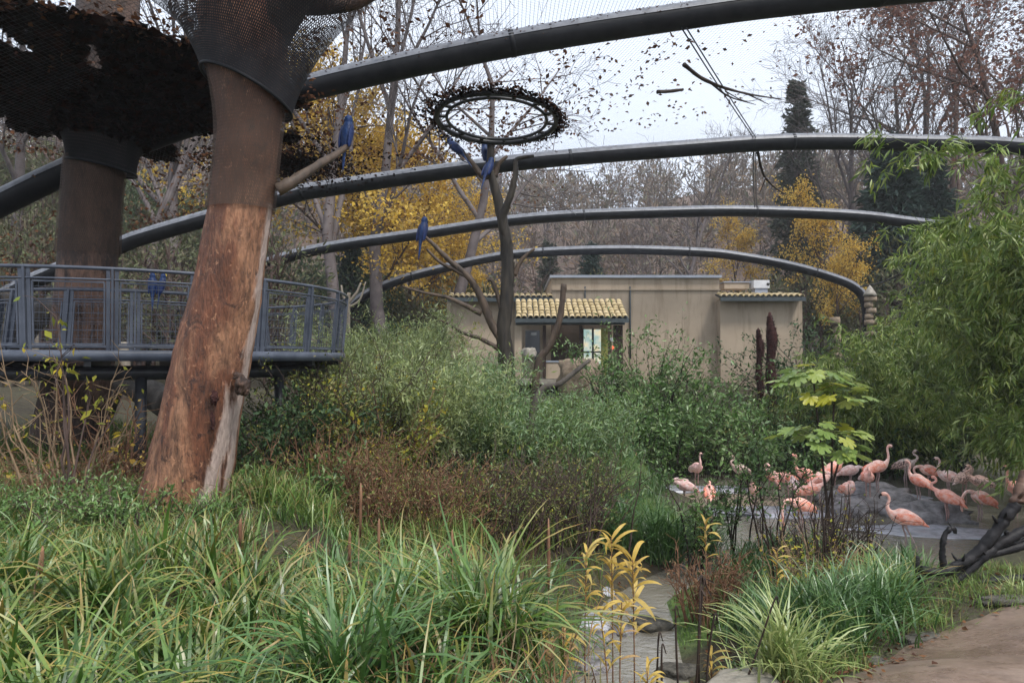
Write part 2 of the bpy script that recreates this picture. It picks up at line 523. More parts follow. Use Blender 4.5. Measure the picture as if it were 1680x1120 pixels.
M['post'] = simple('post_wood', (.16, .135, .105), (.33, .29, .235), 4, .85, .2, .6, .03, (1, 1, .12))
M['drift'] = simple('driftwood', (.004, .004, .005), (.022, .02, .021), 6, .55, .25, .8, .03)
M['drift_end'] = simple('driftwood_brown', (.05, .028, .02), (.16, .09, .06), 8, .6, .4, .6, .02)

M['twig_grey'] = simple('twig_grey', (.085, .07, .07), (.17, .145, .14), 2, .85, .2, 0)
M['twig_brown'] = simple('twig_brown', (.06, .04, .035), (.13, .09, .075), 2, .85, .2, 0)
M['twig_red'] = simple('twig_red', (.11, .05, .03), (.3, .17, .10), 5, .8, .2, 0)
M['twig_dark'] = simple('twig_dark', (.018, .012, .01), (.06, .04, .03), 5, .7, .3, 0)
M['tan_stem'] = simple('tan_stem', (.2, .13, .08), (.36, .26, .16), 6, .8, .2, 0)

M['sedge'] = leafmat('sedge_leaf', [(.03,.085,.012),(.11,.22,.035),(.055,.14,.018),(.24,.36,.10),(.08,.18,.024),(.15,.27,.06),(.03,.085,.012),(.30,.37,.08),(.09,.2,.03),(.19,.29,.035),(.34,.44,.22),(.065,.155,.02)], .34, .7, .25, tip=(.42, .25, .07), tipstart=1.0, patch=((.45, .5, .4), 1.1, .48, .64), sheen=1.9, bright=.9)
M['sedge_dark'] = leafmat('sedge_leaf_dark', [(.03,.085,.018),(.07,.15,.035),(.045,.11,.022),(.11,.19,.055),(.035,.09,.02)], .34, .6, .22, tip=(.3, .22, .08), tipstart=1.25, sheen=2.4, bright=1.2)
M['sedge_var'] = leafmat('sedge_leaf_variegated', [(.24,.31,.09),(.36,.42,.17),(.19,.28,.07),(.44,.46,.2),(.28,.36,.11),(.15,.23,.06)], .36, .6, .28, tip=(.46, .36, .09), tipstart=1.15, sheen=2.0)
M['grass_mid'] = leafmat('grass_mid', [(.08,.16,.03),(.17,.25,.06),(.12,.2,.035),(.24,.25,.09),(.24,.17,.07),(.10,.19,.035),(.17,.27,.07)], .45, .5, .25, patch=((.55, .45, .35), 1.0, .5, .68))
M['grass_dead'] = leafmat('grass_dead', [(.24,.13,.07),(.3,.19,.11),(.17,.09,.05),(.26,.2,.12),(.15,.14,.06)], .6, .3, .25)
M['lawn'] = leafmat('lawn_blade', [(.10,.20,.035),(.16,.27,.06),(.13,.23,.05),(.2,.29,.09)], .5, .4, .3)
M['willow'] = leafmat('willow_leaf', [(.20,.31,.14),(.30,.42,.24),(.14,.25,.08),(.40,.50,.34),(.26,.34,.11),(.14,.25,.06)], .45, .5, .3, patch=((.75, .72, .35), 1.3, .5, .7))
M['green'] = leafmat('green_leaf', [(.07,.16,.03),(.13,.24,.06),(.05,.12,.02),(.18,.29,.08),(.10,.20,.04),(.24,.32,.13)], .36, .6, .25, sheen=2.0, bright=.95)
M['green_dark'] = leafmat('dark_green_leaf', [(.03,.07,.025),(.06,.11,.04),(.04,.085,.03),(.09,.14,.06)], .38, .55, .2)
M['willow_pale'] = leafmat('willow_pale_leaf', [(.34,.41,.18),(.44,.5,.28),(.26,.34,.11),(.5,.55,.34),(.34,.38,.13)], .5, .4, .35, patch=((.6, .65, .4), 1.3, .5, .7))
M['olive'] = leafmat('olive_leaf', [(.12,.16,.04),(.19,.22,.06),(.09,.12,.03),(.25,.24,.06),(.15,.2,.05),(.28,.24,.1)], .5, .4, .25)
M['yellow_green'] = leafmat('yellow_green_leaf', [(.3,.32,.04),(.42,.38,.05),(.2,.26,.05),(.5,.38,.04)], .5, .4, .35)
M['bamboo'] = leafmat('bamboo_leaf', [(.10,.17,.025),(.19,.28,.05),(.06,.11,.015),(.30,.38,.10),(.15,.23,.03),(.40,.46,.2),(.25,.28,.04)], .34, .7, .3, patch=((.45, .5, .35), .9, .48, .62), sheen=1.3, bright=1.15)
M['culm'] = simple('bamboo_culm', (.08, .11, .035), (.17, .2, .07), 4, .5, .4, 0)
M['gold'] = leafmat('golden_leaf', [(.7,.47,.07),(.82,.6,.14),(.58,.36,.05),(.76,.56,.16),(.5,.32,.08)], .6, .3, .45)
M['orange'] = leafmat('orange_leaf', [(.68,.44,.08),(.78,.56,.14),(.56,.34,.06),(.72,.56,.18)], .6, .3, .45)
M['rust'] = leafmat('rusty_leaf', [(.18,.085,.065),(.26,.13,.095),(.14,.08,.07),(.22,.14,.11)], .6, .3, .35)
M['needle'] = leafmat('needle', [(.03,.055,.045),(.05,.08,.065),(.04,.07,.05),(.065,.095,.08)], .6, .3, .1)
M['needle_grey'] = leafmat('needle_grey', [(.06,.075,.055),(.09,.105,.075),(.05,.06,.05)], .6, .3, .1)
M['wood_far'] = leafmat('far_wood_crown', [(.18,.145,.12),(.24,.19,.16),(.15,.13,.11),(.25,.165,.10),(.2,.175,.14),(.2,.16,.14),(.15,.155,.10)], .8, .2, .2)
M['thicket'] = leafmat('thicket_leaf', [(.11,.125,.065),(.15,.15,.085),(.09,.10,.05),(.17,.14,.09),(.12,.11,.075),(.13,.155,.075)], .7, .3, .25)
M['thicket_green'] = leafmat('thicket_green_leaf', [(.09,.13,.075),(.12,.165,.095),(.07,.105,.06),(.15,.17,.1)], .6, .4, .25)
M['litter'] = leafmat('leaf_litter', [(.07,.032,.02),(.15,.065,.03),(.05,.025,.018),(.2,.1,.045),(.11,.05,.03)], .7, .2, .2)
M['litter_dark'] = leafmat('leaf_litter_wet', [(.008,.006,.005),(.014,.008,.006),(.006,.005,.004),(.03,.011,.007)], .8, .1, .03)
M['fig'] = leafmat('fig_leaf', [(.12,.2,.07)], .3, .6, .35)
def objleaf(name, cols, rough=.32, spec=.6, trans=.35):
    m, nt, b = newmat(name)
    oi = nt.nodes.new('ShaderNodeObjectInfo')
    n = len(cols)
    c = ramp(nt, oi.outputs['Random'], [((i + .5) / n, cc) for i, cc in enumerate(cols)])
    f = noise(nt, 14, 3)
    c = mixc(nt, .25, c, ramp(nt, f, [(.35, tuple(v * .5 for v in cols[0])), (.65, tuple(min(1, v * 1.4) for v in cols[-1]))]))
    nt.links.new(c, b.inputs['Base Color']); b.inputs['Roughness'].default_value = rough
    b.inputs['Specular IOR Level'].default_value = spec
    tr = nt.nodes.new('ShaderNodeBsdfTranslucent'); nt.links.new(c, tr.inputs['Color'])
    mx = nt.nodes.new('ShaderNodeMixShader'); mx.inputs[0].default_value = trans
    nt.links.new(b.outputs[0], mx.inputs[1]); nt.links.new(tr.outputs[0], mx.inputs[2])
    nt.links.new(mx.outputs[0], nt.nodes['Material Output'].inputs['Surface'])
    return m
M['fig'] = objleaf('fig_leaf', [(.11,.22,.06),(.16,.29,.09),(.22,.34,.11),(.32,.4,.08),(.15,.27,.1),(.26,.37,.14),(.46,.44,.05)], .25, .8)
M['yellow_leaf'] = objleaf('yellow_leaf', [(.62,.44,.10),(.68,.52,.16),(.55,.36,.06),(.7,.56,.2),(.5,.33,.08)], .5, .4, .4)
M['tan_leaf'] = objleaf('tan_leaf', [(.4,.24,.12),(.5,.34,.16),(.3,.17,.09),(.55,.4,.15)], .6, .3, .35)

def birdmat(name, stops, scale=18, rough=.7, stretch=(1, 1, 1)):
    m, nt, b = newmat(name)
    f = noise(nt, scale, 4, .6, stretch)
    c = ramp(nt, f, stops)
    oi = nt.nodes.new('ShaderNodeObjectInfo')
    c = mixc(nt, .8, c, ramp(nt, oi.outputs['Random'], [(.0, (1.12, .86, .82)), (.5, (1, 1, 1)), (1.0, (1.04, 1.12, 1.16))]), 'MULTIPLY')
    f2 = noise(nt, scale * .35, 3, .6)
    c = mixc(nt, .6, c, ramp(nt, f2, [(.35, (.82, .74, .7)), (.6, (1.1, 1.12, 1.14))]), 'MULTIPLY')
    nt.links.new(c, b.inputs['Base Color']); b.inputs['Roughness'].default_value = rough
    b.inputs['Specular IOR Level'].default_value = .25
    bump(nt, b, f, .4, .01)
    return m
M['pink'] = birdmat('flamingo_pink', [(.3, (.8, .36, .28)), (.5, (.9, .54, .45)), (.7, (.93, .72, .65))])
M['pink_pale'] = birdmat('flamingo_pale', [(.3, (.68, .42, .38)), (.5, (.78, .56, .52)), (.7, (.84, .7, .66))])
M['juv'] = birdmat('flamingo_young', [(.35, (.22, .17, .14)), (.5, (.55, .4, .34)), (.65, (.7, .58, .52))], 24)
M['coral'] = birdmat('flamingo_wing', [(.35, (.72, .2, .12)), (.5, (.82, .36, .26)), (.65, (.86, .52, .44))], 16)
M['wing_pale'] = birdmat('flamingo_wing_pale', [(.35, (.62, .3, .26)), (.5, (.76, .47, .42)), (.65, (.8, .62, .58))], 16)
M['juv_wing'] = birdmat('flamingo_wing_young', [(.38, (.06, .045, .04)), (.5, (.4, .3, .26)), (.6, (.68, .52, .47))], 22)
M['fleg'] = birdmat('flamingo_leg', [(.3, (.28, .2, .19)), (.7, (.45, .33, .31))])
M['beak'] = birdmat('flamingo_beak', [(.4, (.02, .018, .018)), (.6, (.05, .04, .04))])
M['macaw'] = birdmat('macaw_blue', [(.3, (.007, .018, .06)), (.5, (.013, .033, .11)), (.7, (.03, .07, .18))], 14, .5)
M['macaw_wing'] = birdmat('macaw_wing', [(.3, (.008, .018, .07)), (.6, (.016, .036, .13)), (.8, (.03, .07, .19))], 12, .5, (1, 1, .3))
M['face'] = simple('yellow_skin', (.55, .38, .04), (.75, .55, .08), 8, .6, .3, 0)
# ================================================================ ground, path, water
def warp_axis(lo, hi, fine_lo, fine_hi, step, grow=1.12):
    a = list(np.arange(fine_lo, fine_hi + 1e-6, step))
    s = step
    while a[-1] < hi: s *= grow; a.append(a[-1] + s)
    s = step; b = [fine_lo]
    while b[-1] > lo: s *= grow; b.append(b[-1] - s)
    return np.array(b[:0:-1] + a)

LAWN = [(3.4, 23, 3.0, 4.5), (2.55, 10.2, .95, 1.15), (1.0, 25, 2.5, 3), (3.9, 12.2, 1.0, .8), (5.2, 21.8, 1.2, 1.0), (2.3, 18.8, 1.5, 3.6), (2.6, 15.2, 1.1, 1.8)]
def lawn_mask(x, y):
    m = np.zeros(np.shape(x))
    for cx, cy, rx, ry in LAWN:
        q = ((x - cx) / rx) ** 2 + ((y - cy) / ry) ** 2
        m = np.maximum(m, 1 - smooth01(.55, 1.2, q))
    return m
gx = warp_axis(-700, 700, -10, 16, .27, 1.16)
gy = warp_axis(-120, 900, 3, 30, .27, 1.12)
XX, YY = np.meshgrid(gx, gy)
xf, yf = XX.ravel(), YY.ravel()
ZZ = H(xf, yf)
rng = np.random.default_rng(5)
soft = np.array([mnoise.noise(Vector((x * .8, y * .8, 0))) for x, y in zip(xf, yf)])
ZZ = ZZ + soft * .05 * (sdist(xf, yf, POND) > .3) * (~((xf > 1.5) & (xf < 10) & (yf < 7.6) & (yf > -2)))
nx, ny = len(gx), len(gy)
ii = np.arange(ny - 1)[:, None] * nx + np.arange(nx - 1)[None]
Q = np.stack([ii, ii + 1, ii + nx + 1, ii + nx], -1).reshape(-1, 4)
me = mesh_np('ground', np.stack([xf, yf, ZZ], 1), [Q], attrs={'lawn': lawn_mask(xf, yf), 'hill': smooth01(45, 70, yf)})
tag(obj('ground', me, M['soil']), 'dark leaf littered soil of the aviary garden', kind='structure')

# path: worn reddish concrete sloping down to the right
pb = np.array([G(*p, 0.0)[:2] for p in [(1345, 1140), (1395, 1072), (1440, 1030), (1495, 992), (1560, 976), (1625, 968), (1700, 958)]])
edge = catmull(pb, 5)
poly = np.vstack([edge, [(9, 6.4), (12, 5.5), (12, -4), (-1.5, -4), (-1.2, 0.6), (.6, 2.2), (1.55, 3.6)]])
px_ = np.arange(-2, 12.1, .12); py_ = np.arange(-4, 7.6, .12)
PX, PY = np.meshgrid(px_, py_)
s_ = sdist(PX.ravel(), PY.ravel(), poly)
Vp = np.stack([PX.ravel(), PY.ravel(), H(PX.ravel(), PY.ravel()) + .025 - .09 * smooth01(-.02, .12, s_)], 1)
ii = np.arange(len(py_) - 1)[:, None] * len(px_) + np.arange(len(px_) - 1)[None]
Q = np.stack([ii, ii + 1, ii + len(px_) + 1, ii + len(px_)], -1).reshape(-1, 4)
keep = (s_[Q] < .1).any(1)
used = np.unique(Q[keep]); remap = np.full(len(Vp), -1); remap[used] = np.arange(len(used))
tag(obj('path', mesh_np('path', Vp[used], [remap[Q[keep]]]), M['path']), 'worn reddish brown concrete footpath', kind='structure')

wx = np.linspace(-1.2, 34, 40); wy = np.linspace(4.8, 36, 40)
WX, WY = np.meshgrid(wx, wy)
ii = np.arange(39)[:, None] * 40 + np.arange(39)[None]
Q = np.stack([ii, ii + 1, ii + 41, ii + 40], -1).reshape(-1, 4)
tag(obj('pond_water', mesh_np('pond_water', np.stack([WX.ravel(), WY.ravel(), np.full(WX.size, WATER)], 1), [Q]), M['water']), 'shallow brown pond water with a narrow arm', kind='structure')

# ================================================================ rocks
def rock(name, c, r, label, mat, seed, cat='rock', group=None, flat=1.6, rz=0.0, amp=.28, freq=1.6):
    mb = MB(); mb.ell((0, 0, 0), (1, 1, 1), nu=28, nv=18)
    V = np.concatenate(mb.V)
    o = []
    for v in V:
        p = Vector(v) * freq + Vector((seed * 7.3, seed * 3.1, seed))
        k = 1 + amp * mnoise.noise(p) + amp * .5 * mnoise.noise(p * 2.3) + amp * .22 * mnoise.noise(p * 6.1)
        o.append(np.array(v) * k)
    V = np.array(o)
    V[:, 2] = np.where(V[:, 2] > 0, np.tanh(V[:, 2] * flat) / np.tanh(flat) * .8 * (1 + .12 * np.array([mnoise.noise(Vector((v[0] * 4, v[1] * 4, seed))) for v in V])), V[:, 2])
    R = np.array(Matrix.Rotation(rz, 3, 'Z'))
    V = (V * np.array(r)) @ R.T
    mb.V = [V]
    o = mb.build(name, mat, world_coords=False)
    o.location = c
    return tag(o, label, cat, group)

# ================================================================ arches of the aviary
TUBE = []
ARCH = [
 ('A', 13.4, .245, [(-260, 520), (-160, 430), (-70, 370), (0, 334), (110, 281), (230, 232), (340, 194), (540, 136), (840, 72), (1110, 29), (1300, 4), (1600, -24), (1900, -30), (2200, 0), (2500, 90), (2700, 220), (2790, 420), (2800, 640)],
  'wide dark steel arch tube nearest the viewer, running behind the stripped trunk across the top'),
 ('B', 21.5, .25, [(-130, 640), (-90, 590), (0, 492), (90, 446), (190, 406), (250, 384), (470, 323), (540, 309), (840, 268), (1110, 245), (1300, 233), (1500, 235), (1680, 242), (1850, 275), (1960, 330), (2010, 420), (2020, 600)],
  'second dark steel arch tube, passing below the round net ring'),
 ('C', 30.5, .245, [(235, 600), (270, 540), (330, 478), (445, 430), (540, 406), (690, 384), (880, 358), (1110, 348), (1240, 347), (1400, 354), (1500, 366), (1600, 379), (1680, 400), (1740, 440), (1765, 520), (1768, 600)],
  'third dark steel arch tube, crossing in front of the wooded hill'),
 ('D', 38.5, .25, [(556, 570), (563, 530), (585, 494), (640, 465), (720, 442), (840, 418), (1000, 410), (1150, 414), (1220, 422), (1300, 437), (1370, 457), (1405, 474), (1420, 498), (1424, 540), (1425, 580)],
  'farthest and lowest steel arch tube, curving down behind the stucco building'),
]
for nm, d, r, pts, lab in ARCH:
    path = catmull([P(x, y, d) for x, y in pts], 6)
    mb = MB()
    mb.tube(path, r, 16)
    t = thing('arch_tube', lab, 'arch beam', tuple(path[0]), 'arch tubes carrying the net')
    mb.build('tube', M['steel'], t)
    # added strip: skylight on the tube's upper half, put into a pale colour
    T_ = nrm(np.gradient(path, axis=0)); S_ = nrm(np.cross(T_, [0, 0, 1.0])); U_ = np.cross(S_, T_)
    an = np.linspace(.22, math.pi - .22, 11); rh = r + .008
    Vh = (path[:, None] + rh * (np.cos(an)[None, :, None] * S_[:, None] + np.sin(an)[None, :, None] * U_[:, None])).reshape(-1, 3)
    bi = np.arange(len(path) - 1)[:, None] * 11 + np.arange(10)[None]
    hm = MB(); hm.add(Vh, np.stack([bi, bi + 11, bi + 12, bi + 1], -1).reshape(-1, 4)); hm.build('lit_top_strip', M['lit_top'], t)
    TUBE.append(path)
    # bolted joint collars
    L = np.concatenate([[0], np.cumsum(np.linalg.norm(np.diff(path, axis=0), axis=1))])
    for s_ in np.arange(6.0, L[-1] - 3, 7.5):
        k = int(np.searchsorted(L, s_)); k = min(max(k, 1), len(path) - 2)
        tt = nrm(path[k + 1] - path[k - 1])
        c = MB(); c.tube([path[k] - tt * .05, path[k] + tt * .05], r + .011, 16)
        c.build('joint_collar', M['steel'], t)

# ---- net hung over the arches
def resample(path, xs):
    top = path[np.argmax(path[:, 2])]
    o = np.argsort(path[:, 0])
    # arclength-like parameter: keep monotone x
    p = path[o]
    return np.stack([xs, np.interp(xs, p[:, 0], p[:, 1]), np.interp(xs, p[:, 0], p[:, 2])], 1)
NU = 90
def rowcurve(path, r):
    L = np.concatenate([[0], np.cumsum(np.linalg.norm(np.diff(path, axis=0), axis=1))])
    s_ = np.linspace(0, L[-1], NU)
    o = np.stack([np.interp(s_, L, path[:, i]) for i in range(3)], 1)
    o[:, 2] += r
    return o
rows = [rowcurve(TUBE[i], ARCH[i][2] + .02) for i in range(4)]
front = rows[0].copy(); front[:, 1] = 4.5; front[:, 2] += .25 * (front[:, 2] > 2)
back = rows[3].copy(); back[:, 1] = 44; back[:, 2] = np.maximum(back[:, 2] - 5.5, 1.5)
ROWS = [front] + rows + [back]
def net_pt(k, u, v):
    """bay k, u along the arch 0..1, v across 0..1, sagging a little between arches"""
    a, b = ROWS[k], ROWS[k + 1]
    x = u * (NU - 1); i = np.clip(np.floor(x).astype(int), 0, NU - 2); f = (x - i)[..., None]
    pa = a[i] * (1 - f) + a[i + 1] * f; pb_ = b[i] * (1 - f) + b[i + 1] * f
    p = pa * (1 - v[..., None]) + pb_ * v[..., None]
    p[..., 2] -= .45 * np.sin(np.pi * v) * (.35 + .65 * smooth01(2, 6, p[..., 2]))
    return p
def ribbons(S, w):
    """S: (n, k, 3) strands; crossed flat ribbons facing sideways"""
    n, k, _ = S.shape
    T = nrm(np.gradient(S, axis=1))
    up = np.array([0, 0, 1.0])
    side = nrm(np.cross(T, up) + 1e-6)
    V = np.stack([S - side * w / 2, S + side * w / 2], 2).reshape(-1, 3)
    base = (np.arange(n)[:, None] * k + np.arange(k - 1)[None]) * 2
    Q = np.stack([base, base + 1, base + 3, base + 2], -1).reshape(-1, 4)
    return V, Q
net = thing('aviary_net', 'fine grey wire net stretched over the arch tubes', 'net', (5, 20, 8))
SP = [.075, .085, .11, .13, .2]
for k in range(5):
    a, b = ROWS[k], ROWS[k + 1]
    La = np.linalg.norm(np.diff(a, axis=0), axis=1).sum(); Lb = np.linalg.norm((a - b)[NU // 2])
    nu = int(La / SP[k]); nv = int(Lb / SP[k])
    mb = MB()
    us = np.linspace(0, 1, nu); vs = np.linspace(0, 1, 9)
    S = net_pt(k, np.repeat(us[:, None], 9, 1), np.repeat(vs[None], nu, 0))
    mb.add(*ribbons(S, .0055))
    vs = np.linspace(0, 1, nv); us = np.linspace(0, 1, 70)
    S = net_pt(k, np.repeat(us[None], nv, 0), np.repeat(vs[:, None], 70, 1))
    mb.add(*ribbons(S, .0055))
    tag(mb.build('net_panel', M['net'], net), kind='stuff')

# ---- leaves lying on net and tubes
def leaf_quads(C, size, rng, flat=.5, aspect=.6):
    n = len(C)
    d1 = rng.standard_normal((n, 3)); d1[:, 2] *= flat; d1 = nrm(d1)
    up = nrm(np.array([0, 0, 1.0]) + rng.standard_normal((n, 3)) * .6)
    d2 = nrm(np.cross(up, d1))
    L = (size * rng.uniform(.6, 1.3, n))[:, None]
    nn = np.cross(d1, d2)
    V = np.stack([C - d1 * L / 2, C + d2 * L * aspect / 2 + nn * L * .12, C + d1 * L / 2, C - d2 * L * aspect / 2 + nn * L * .12], 1).reshape(-1, 3)
    b = np.arange(n)[:, None] * 4
    T = np.concatenate([b + np.array([0, 1, 2]), b + np.array([0, 2, 3])])
    return V, T
def stuff_mesh(name, V, Fs, mat, label, parent=None, smooth=True, attrs=None):
    return tag(obj(name, mesh_np(name, V, Fs, smooth, attrs), mat, parent), label, kind='stuff')
rng = np.random.default_rng(11)
Cs = []
def on_net(k, n, u0, u1, v0=0, v1=1):
    return net_pt(k, rng.uniform(u0, u1, n), rng.uniform(v0, v1, n)) + np.array([0, 0, .02])
def u_of(k, px):   # u of an image column on row k
    R = ROWS[k]; q = 840 + R[:, 0] / R[:, 1] * F
    return float(np.interp(px, q, np.linspace(0, 1, NU)))
uA = lambda px: u_of(1, px)
Cs.append(on_net(1, 800, uA(350), uA(1250), .05, .95))
cl = on_net(1, 60, uA(850), uA(1200), .15, .9)
for c in cl: Cs.append(c + rng.normal(0, .22, (9, 3)) * [1, 1, .08])
Cs.append(on_net(1, 420, uA(880), uA(1120), .35, .97))
Cs.append(on_net(1, 220, uA(1180), uA(1560), .05, .75))
Cs.append(on_net(0, 700, uA(250), uA(800), .4, .98))
Cs.append(on_net(2, 420, u_of(2, 300), u_of(2, 900), .0, .8))
Cs.append(on_net(1, 900, uA(-30), uA(520), .2, 1.0))
C = np.concatenate(Cs)
V, T = leaf_quads(C, np.full(len(C), .115), rng)
stuff_mesh('fallen_leaves', V, [T], M['litter'], 'scattered fallen leaves caught on the overhead net')
Cs = []
for i, n in enumerate((900, 520, 260, 120)):
    pth = rowcurve(TUBE[i], ARCH[i][2] - .01)
    k = rng.uniform(2, NU - 3, n) if i else rng.beta(1.6, 3.5, n) * (NU - 4) + 2
    j = k.astype(int); f = (k - j)[:, None]
    p = pth[j] * (1 - f) + pth[j + 1] * f
    a = rng.normal(-.35, .5, n)
    r = ARCH[i][2]
    p[:, 1] += np.sin(a) * r; p[:, 2] += (np.cos(a) - 1) * r + .015
    Cs.append(p)
C = np.concatenate(Cs)
V, T = leaf_quads(C, np.full(len(C), .07), rng, .2)
stuff_mesh('tube_leaves', V, [T], M['litter'], 'small fallen leaves lying along the tops of the arch tubes')

# ---- cables
def cable(pts, r, label, name='cable', mat='black_steel', k=6, group='cables hung between the arch tubes'):
    mb = MB(); mb.tube(catmull(pts, k), r, 6)
    return tag(mb.build(name, M[mat]), label, 'cable', group)
cable([P(1118, 46, 13.3), P(1178, 140, 16), P(1236, 226, 21.3)], .016, 'upper steel cable slanting from the top arch to the second arch')
cable([P(1126, 46, 13.3), P(1186, 142, 16), P(1240, 226, 21.3)], .016, 'lower twin of the steel cable slanting from the top arch')
cable([P(1236, 246, 21.6), P(1236, 300, 25), P(1238, 340, 30.2)], .02, 'steel cable dropping from the second arch to the third')
cable([P(1240, 246, 21.6), P(1240, 300, 25), P(1241, 340, 30.2)], .015, 'thin second cable dropping beside it to the third arch')
cable([P(845, 283, 17), P(900, 320, 22), P(945, 352, 30)], .012, 'thin cable from the bare perch tree to the third arch')
cable([P(735, 255, 17), P(772, 270, 17), P(812, 300, 17)], .01, 'thin cable behind the macaws at the perch tree top')
cable([P(1412, 470, 38.2), P(1450, 462, 36), P(1500, 436, 33), P(1530, 418, 31)], .04, 'dark net edge rope rising from the end of the farthest arch', name='edge_rope')
cable([P(1240, 355, 30), P(1215, 378, 29), P(1205, 392, 28.5)], .014, 'short loose cable end under the third arch')

# twigs lying on the net
def twig_thing(name, label, branches, mat='twig_dark', cat='branch', sides=6):
    mb = MB()
    for k, (pts, r0, r1) in enumerate(branches):
        p = catmull(pts, 5); mb.tube(p, np.linspace(r0, r1, len(p)), sides, jitter=.12, seed=k)
    return tag(mb.build(name, M[mat]), label, cat)
twig_thing('fallen_branch', 'forked dead branch lying on the net beside the slanting cables', [
    ([P(1122, 106, 15), P(1150, 128, 15.5), P(1185, 143, 16), P(1230, 155, 16.5), P(1282, 163, 17)], .05, .012),
    ([P(1165, 135, 15.7), P(1195, 158, 16.3), P(1240, 172, 17)], .03, .008), ([P(1225, 154, 16.5), P(1262, 172, 17)], .02, .006),
    ([P(1190, 150, 16), P(1222, 166, 16.5), P(1250, 162, 16.8)], .016, .005)])
twig_thing('fallen_stick', 'short dark stick caught flat on the net', [([P(1078, 151, 15.5), P(1100, 150, 15.6), P(1121, 147, 15.7)], .045, .03)])
twig_thing('hanging_branch', 'thin crooked branch hanging below the second arch near the dropping cable', [
    ([P(1243, 250, 21.7), P(1252, 285, 22.5), P(1268, 305, 23), P(1290, 320, 23.5)], .05, .015), ([P(1256, 292, 22.6), P(1246, 318, 23)], .025, .008)])

# ---- round ring in the net with leaves piled round it
rc = P(815, 197, 15.6)
ring = thing('net_ring', 'round double steel ring in the net with leaves heaped along its rim', 'net ring', tuple(rc))
def circ(c, r, n=72, tilt=0.03):
    a = np.arange(n + 1) / n * 2 * math.pi
    return np.stack([c[0] + r * np.cos(a), c[1] + r * np.sin(a), c[2] - r * np.cos(a) * tilt - r * np.sin(a) * .07], 1)
for nm, r, tr in (('inner_ring', 1.12, .036), ('outer_ring', 1.34, .06)):
    mb = MB(); mb.tube(circ(rc, r), tr, 10, cap=False); mb.build(nm, M['black_steel'], ring)
for k in range(14):
    a = k / 14 * 2 * math.pi + .1
    mb = MB(); d_ = np.array([math.cos(a), math.sin(a), -.03 * math.cos(a) - .07 * math.sin(a)])
    mb.bar(rc + d_ * 1.12, rc + d_ * 1.34, .06, .06); mb.build('spacer', M['black_steel'], ring)
rng = np.random.default_rng(3)
n = 2600
a = rng.uniform(0, 2 * math.pi, n)
w = .05 + .24 * np.clip(np.cos(a - math.pi), 0, 1) ** 1.5 + .05 * np.sin(3 * a) + .06 * np.clip(np.cos(a), 0, 1)
rr = 1.36 + np.abs(rng.normal(0, 1, n)) * w
C = np.stack([rc[0] + rr * np.cos(a), rc[1] + rr * np.sin(a), rc[2] - .04 * (rr * np.cos(a)) - .07 * rr * np.sin(a) + rng.uniform(-.05, .12, n)], 1)
V, T = leaf_quads(C[:1900], np.full(1900, .09), rng)
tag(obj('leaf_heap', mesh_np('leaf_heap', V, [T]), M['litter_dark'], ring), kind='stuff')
V, T = leaf_quads(C[1900:] + [0, 0, .04], np.full(n - 1900, .09), rng)
tag(obj('loose_leaves', mesh_np('loose_leaves', V, [T]), M['litter'], ring), kind='stuff')
# a second leaf filled dip in the net behind the stripped trunk
pc = P(478, 268, 17.2)
n = 4200
a = rng.uniform(0, 2 * math.pi, n); rr = np.abs(rng.normal(0, 1, n)) ** .8
C = np.stack([pc[0] + 2.1 * rr * np.cos(a) * .62, pc[1] + 1.3 * rr * np.sin(a), pc[2] + rng.uniform(-.1, .1, n) + .05 * np.cos(a) * rr], 1)
V, T = leaf_quads(C, np.full(n, .11), rng)
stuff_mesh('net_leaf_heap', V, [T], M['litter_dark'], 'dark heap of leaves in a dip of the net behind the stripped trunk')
# ================================================================ building
BD = 31.5
def bpt(px, py, d=BD): return P(px, py, d)
bz0 = .2
bld = thing('stucco_building', 'low tan stucco building with clay tile eaves and a porch behind the shrubs', 'building', (6, BD, bz0))
def wall(name, px0, px1, py_top, d, depth, mat='stucco', zb=bz0):
    x0, x1 = X(px0, d), X(px1, d); zt = P(840, py_top, d)[2]
    mb = MB(); mb.box(((x0 + x1) / 2, d + depth / 2, (zb + zt) / 2), (x1 - x0, depth, zt - zb))
    return mb.build(name, M[mat], bld, smooth=False), x0, x1, zt
main, mx0, mx1, mzt = wall('main_wall', 905, 1181, 456, 32.4, 6.5)
mb = MB(); mb.box(((mx0 + mx1) / 2, 32.4 + 3.2, mzt + .06), (mx1 - mx0 + .16, 6.7, .12)); mb.build('parapet_cap', M['cap_metal'], main, smooth=False)
zb = P(840, 475, 32.4)[2]
mb = MB(); mb.box(((mx0 + mx1) / 2, 32.37, zb), (mx1 - mx0 - .02, .08, .07)); mb.build('parapet_band', M['stucco'], main, smooth=False)
for q in (960, 1034):
    zt_ = P(840, 470, 32.4)[2]
    mb = MB(); mb.tube([(X(q, 32.4), 32.36, zt_), (X(q, 32.4), 32.36, zb - 3.2)], .035, 8); mb.build('downpipe', M['fascia'], main)
lw, lx0, lx1, lzt = wall('left_wall', 733, 904, 489, 32.0, 5.5)
rw, rx0, rx1, rzt = wall('right_wall', 1182, 1317, 492, 31.9, 5.5)
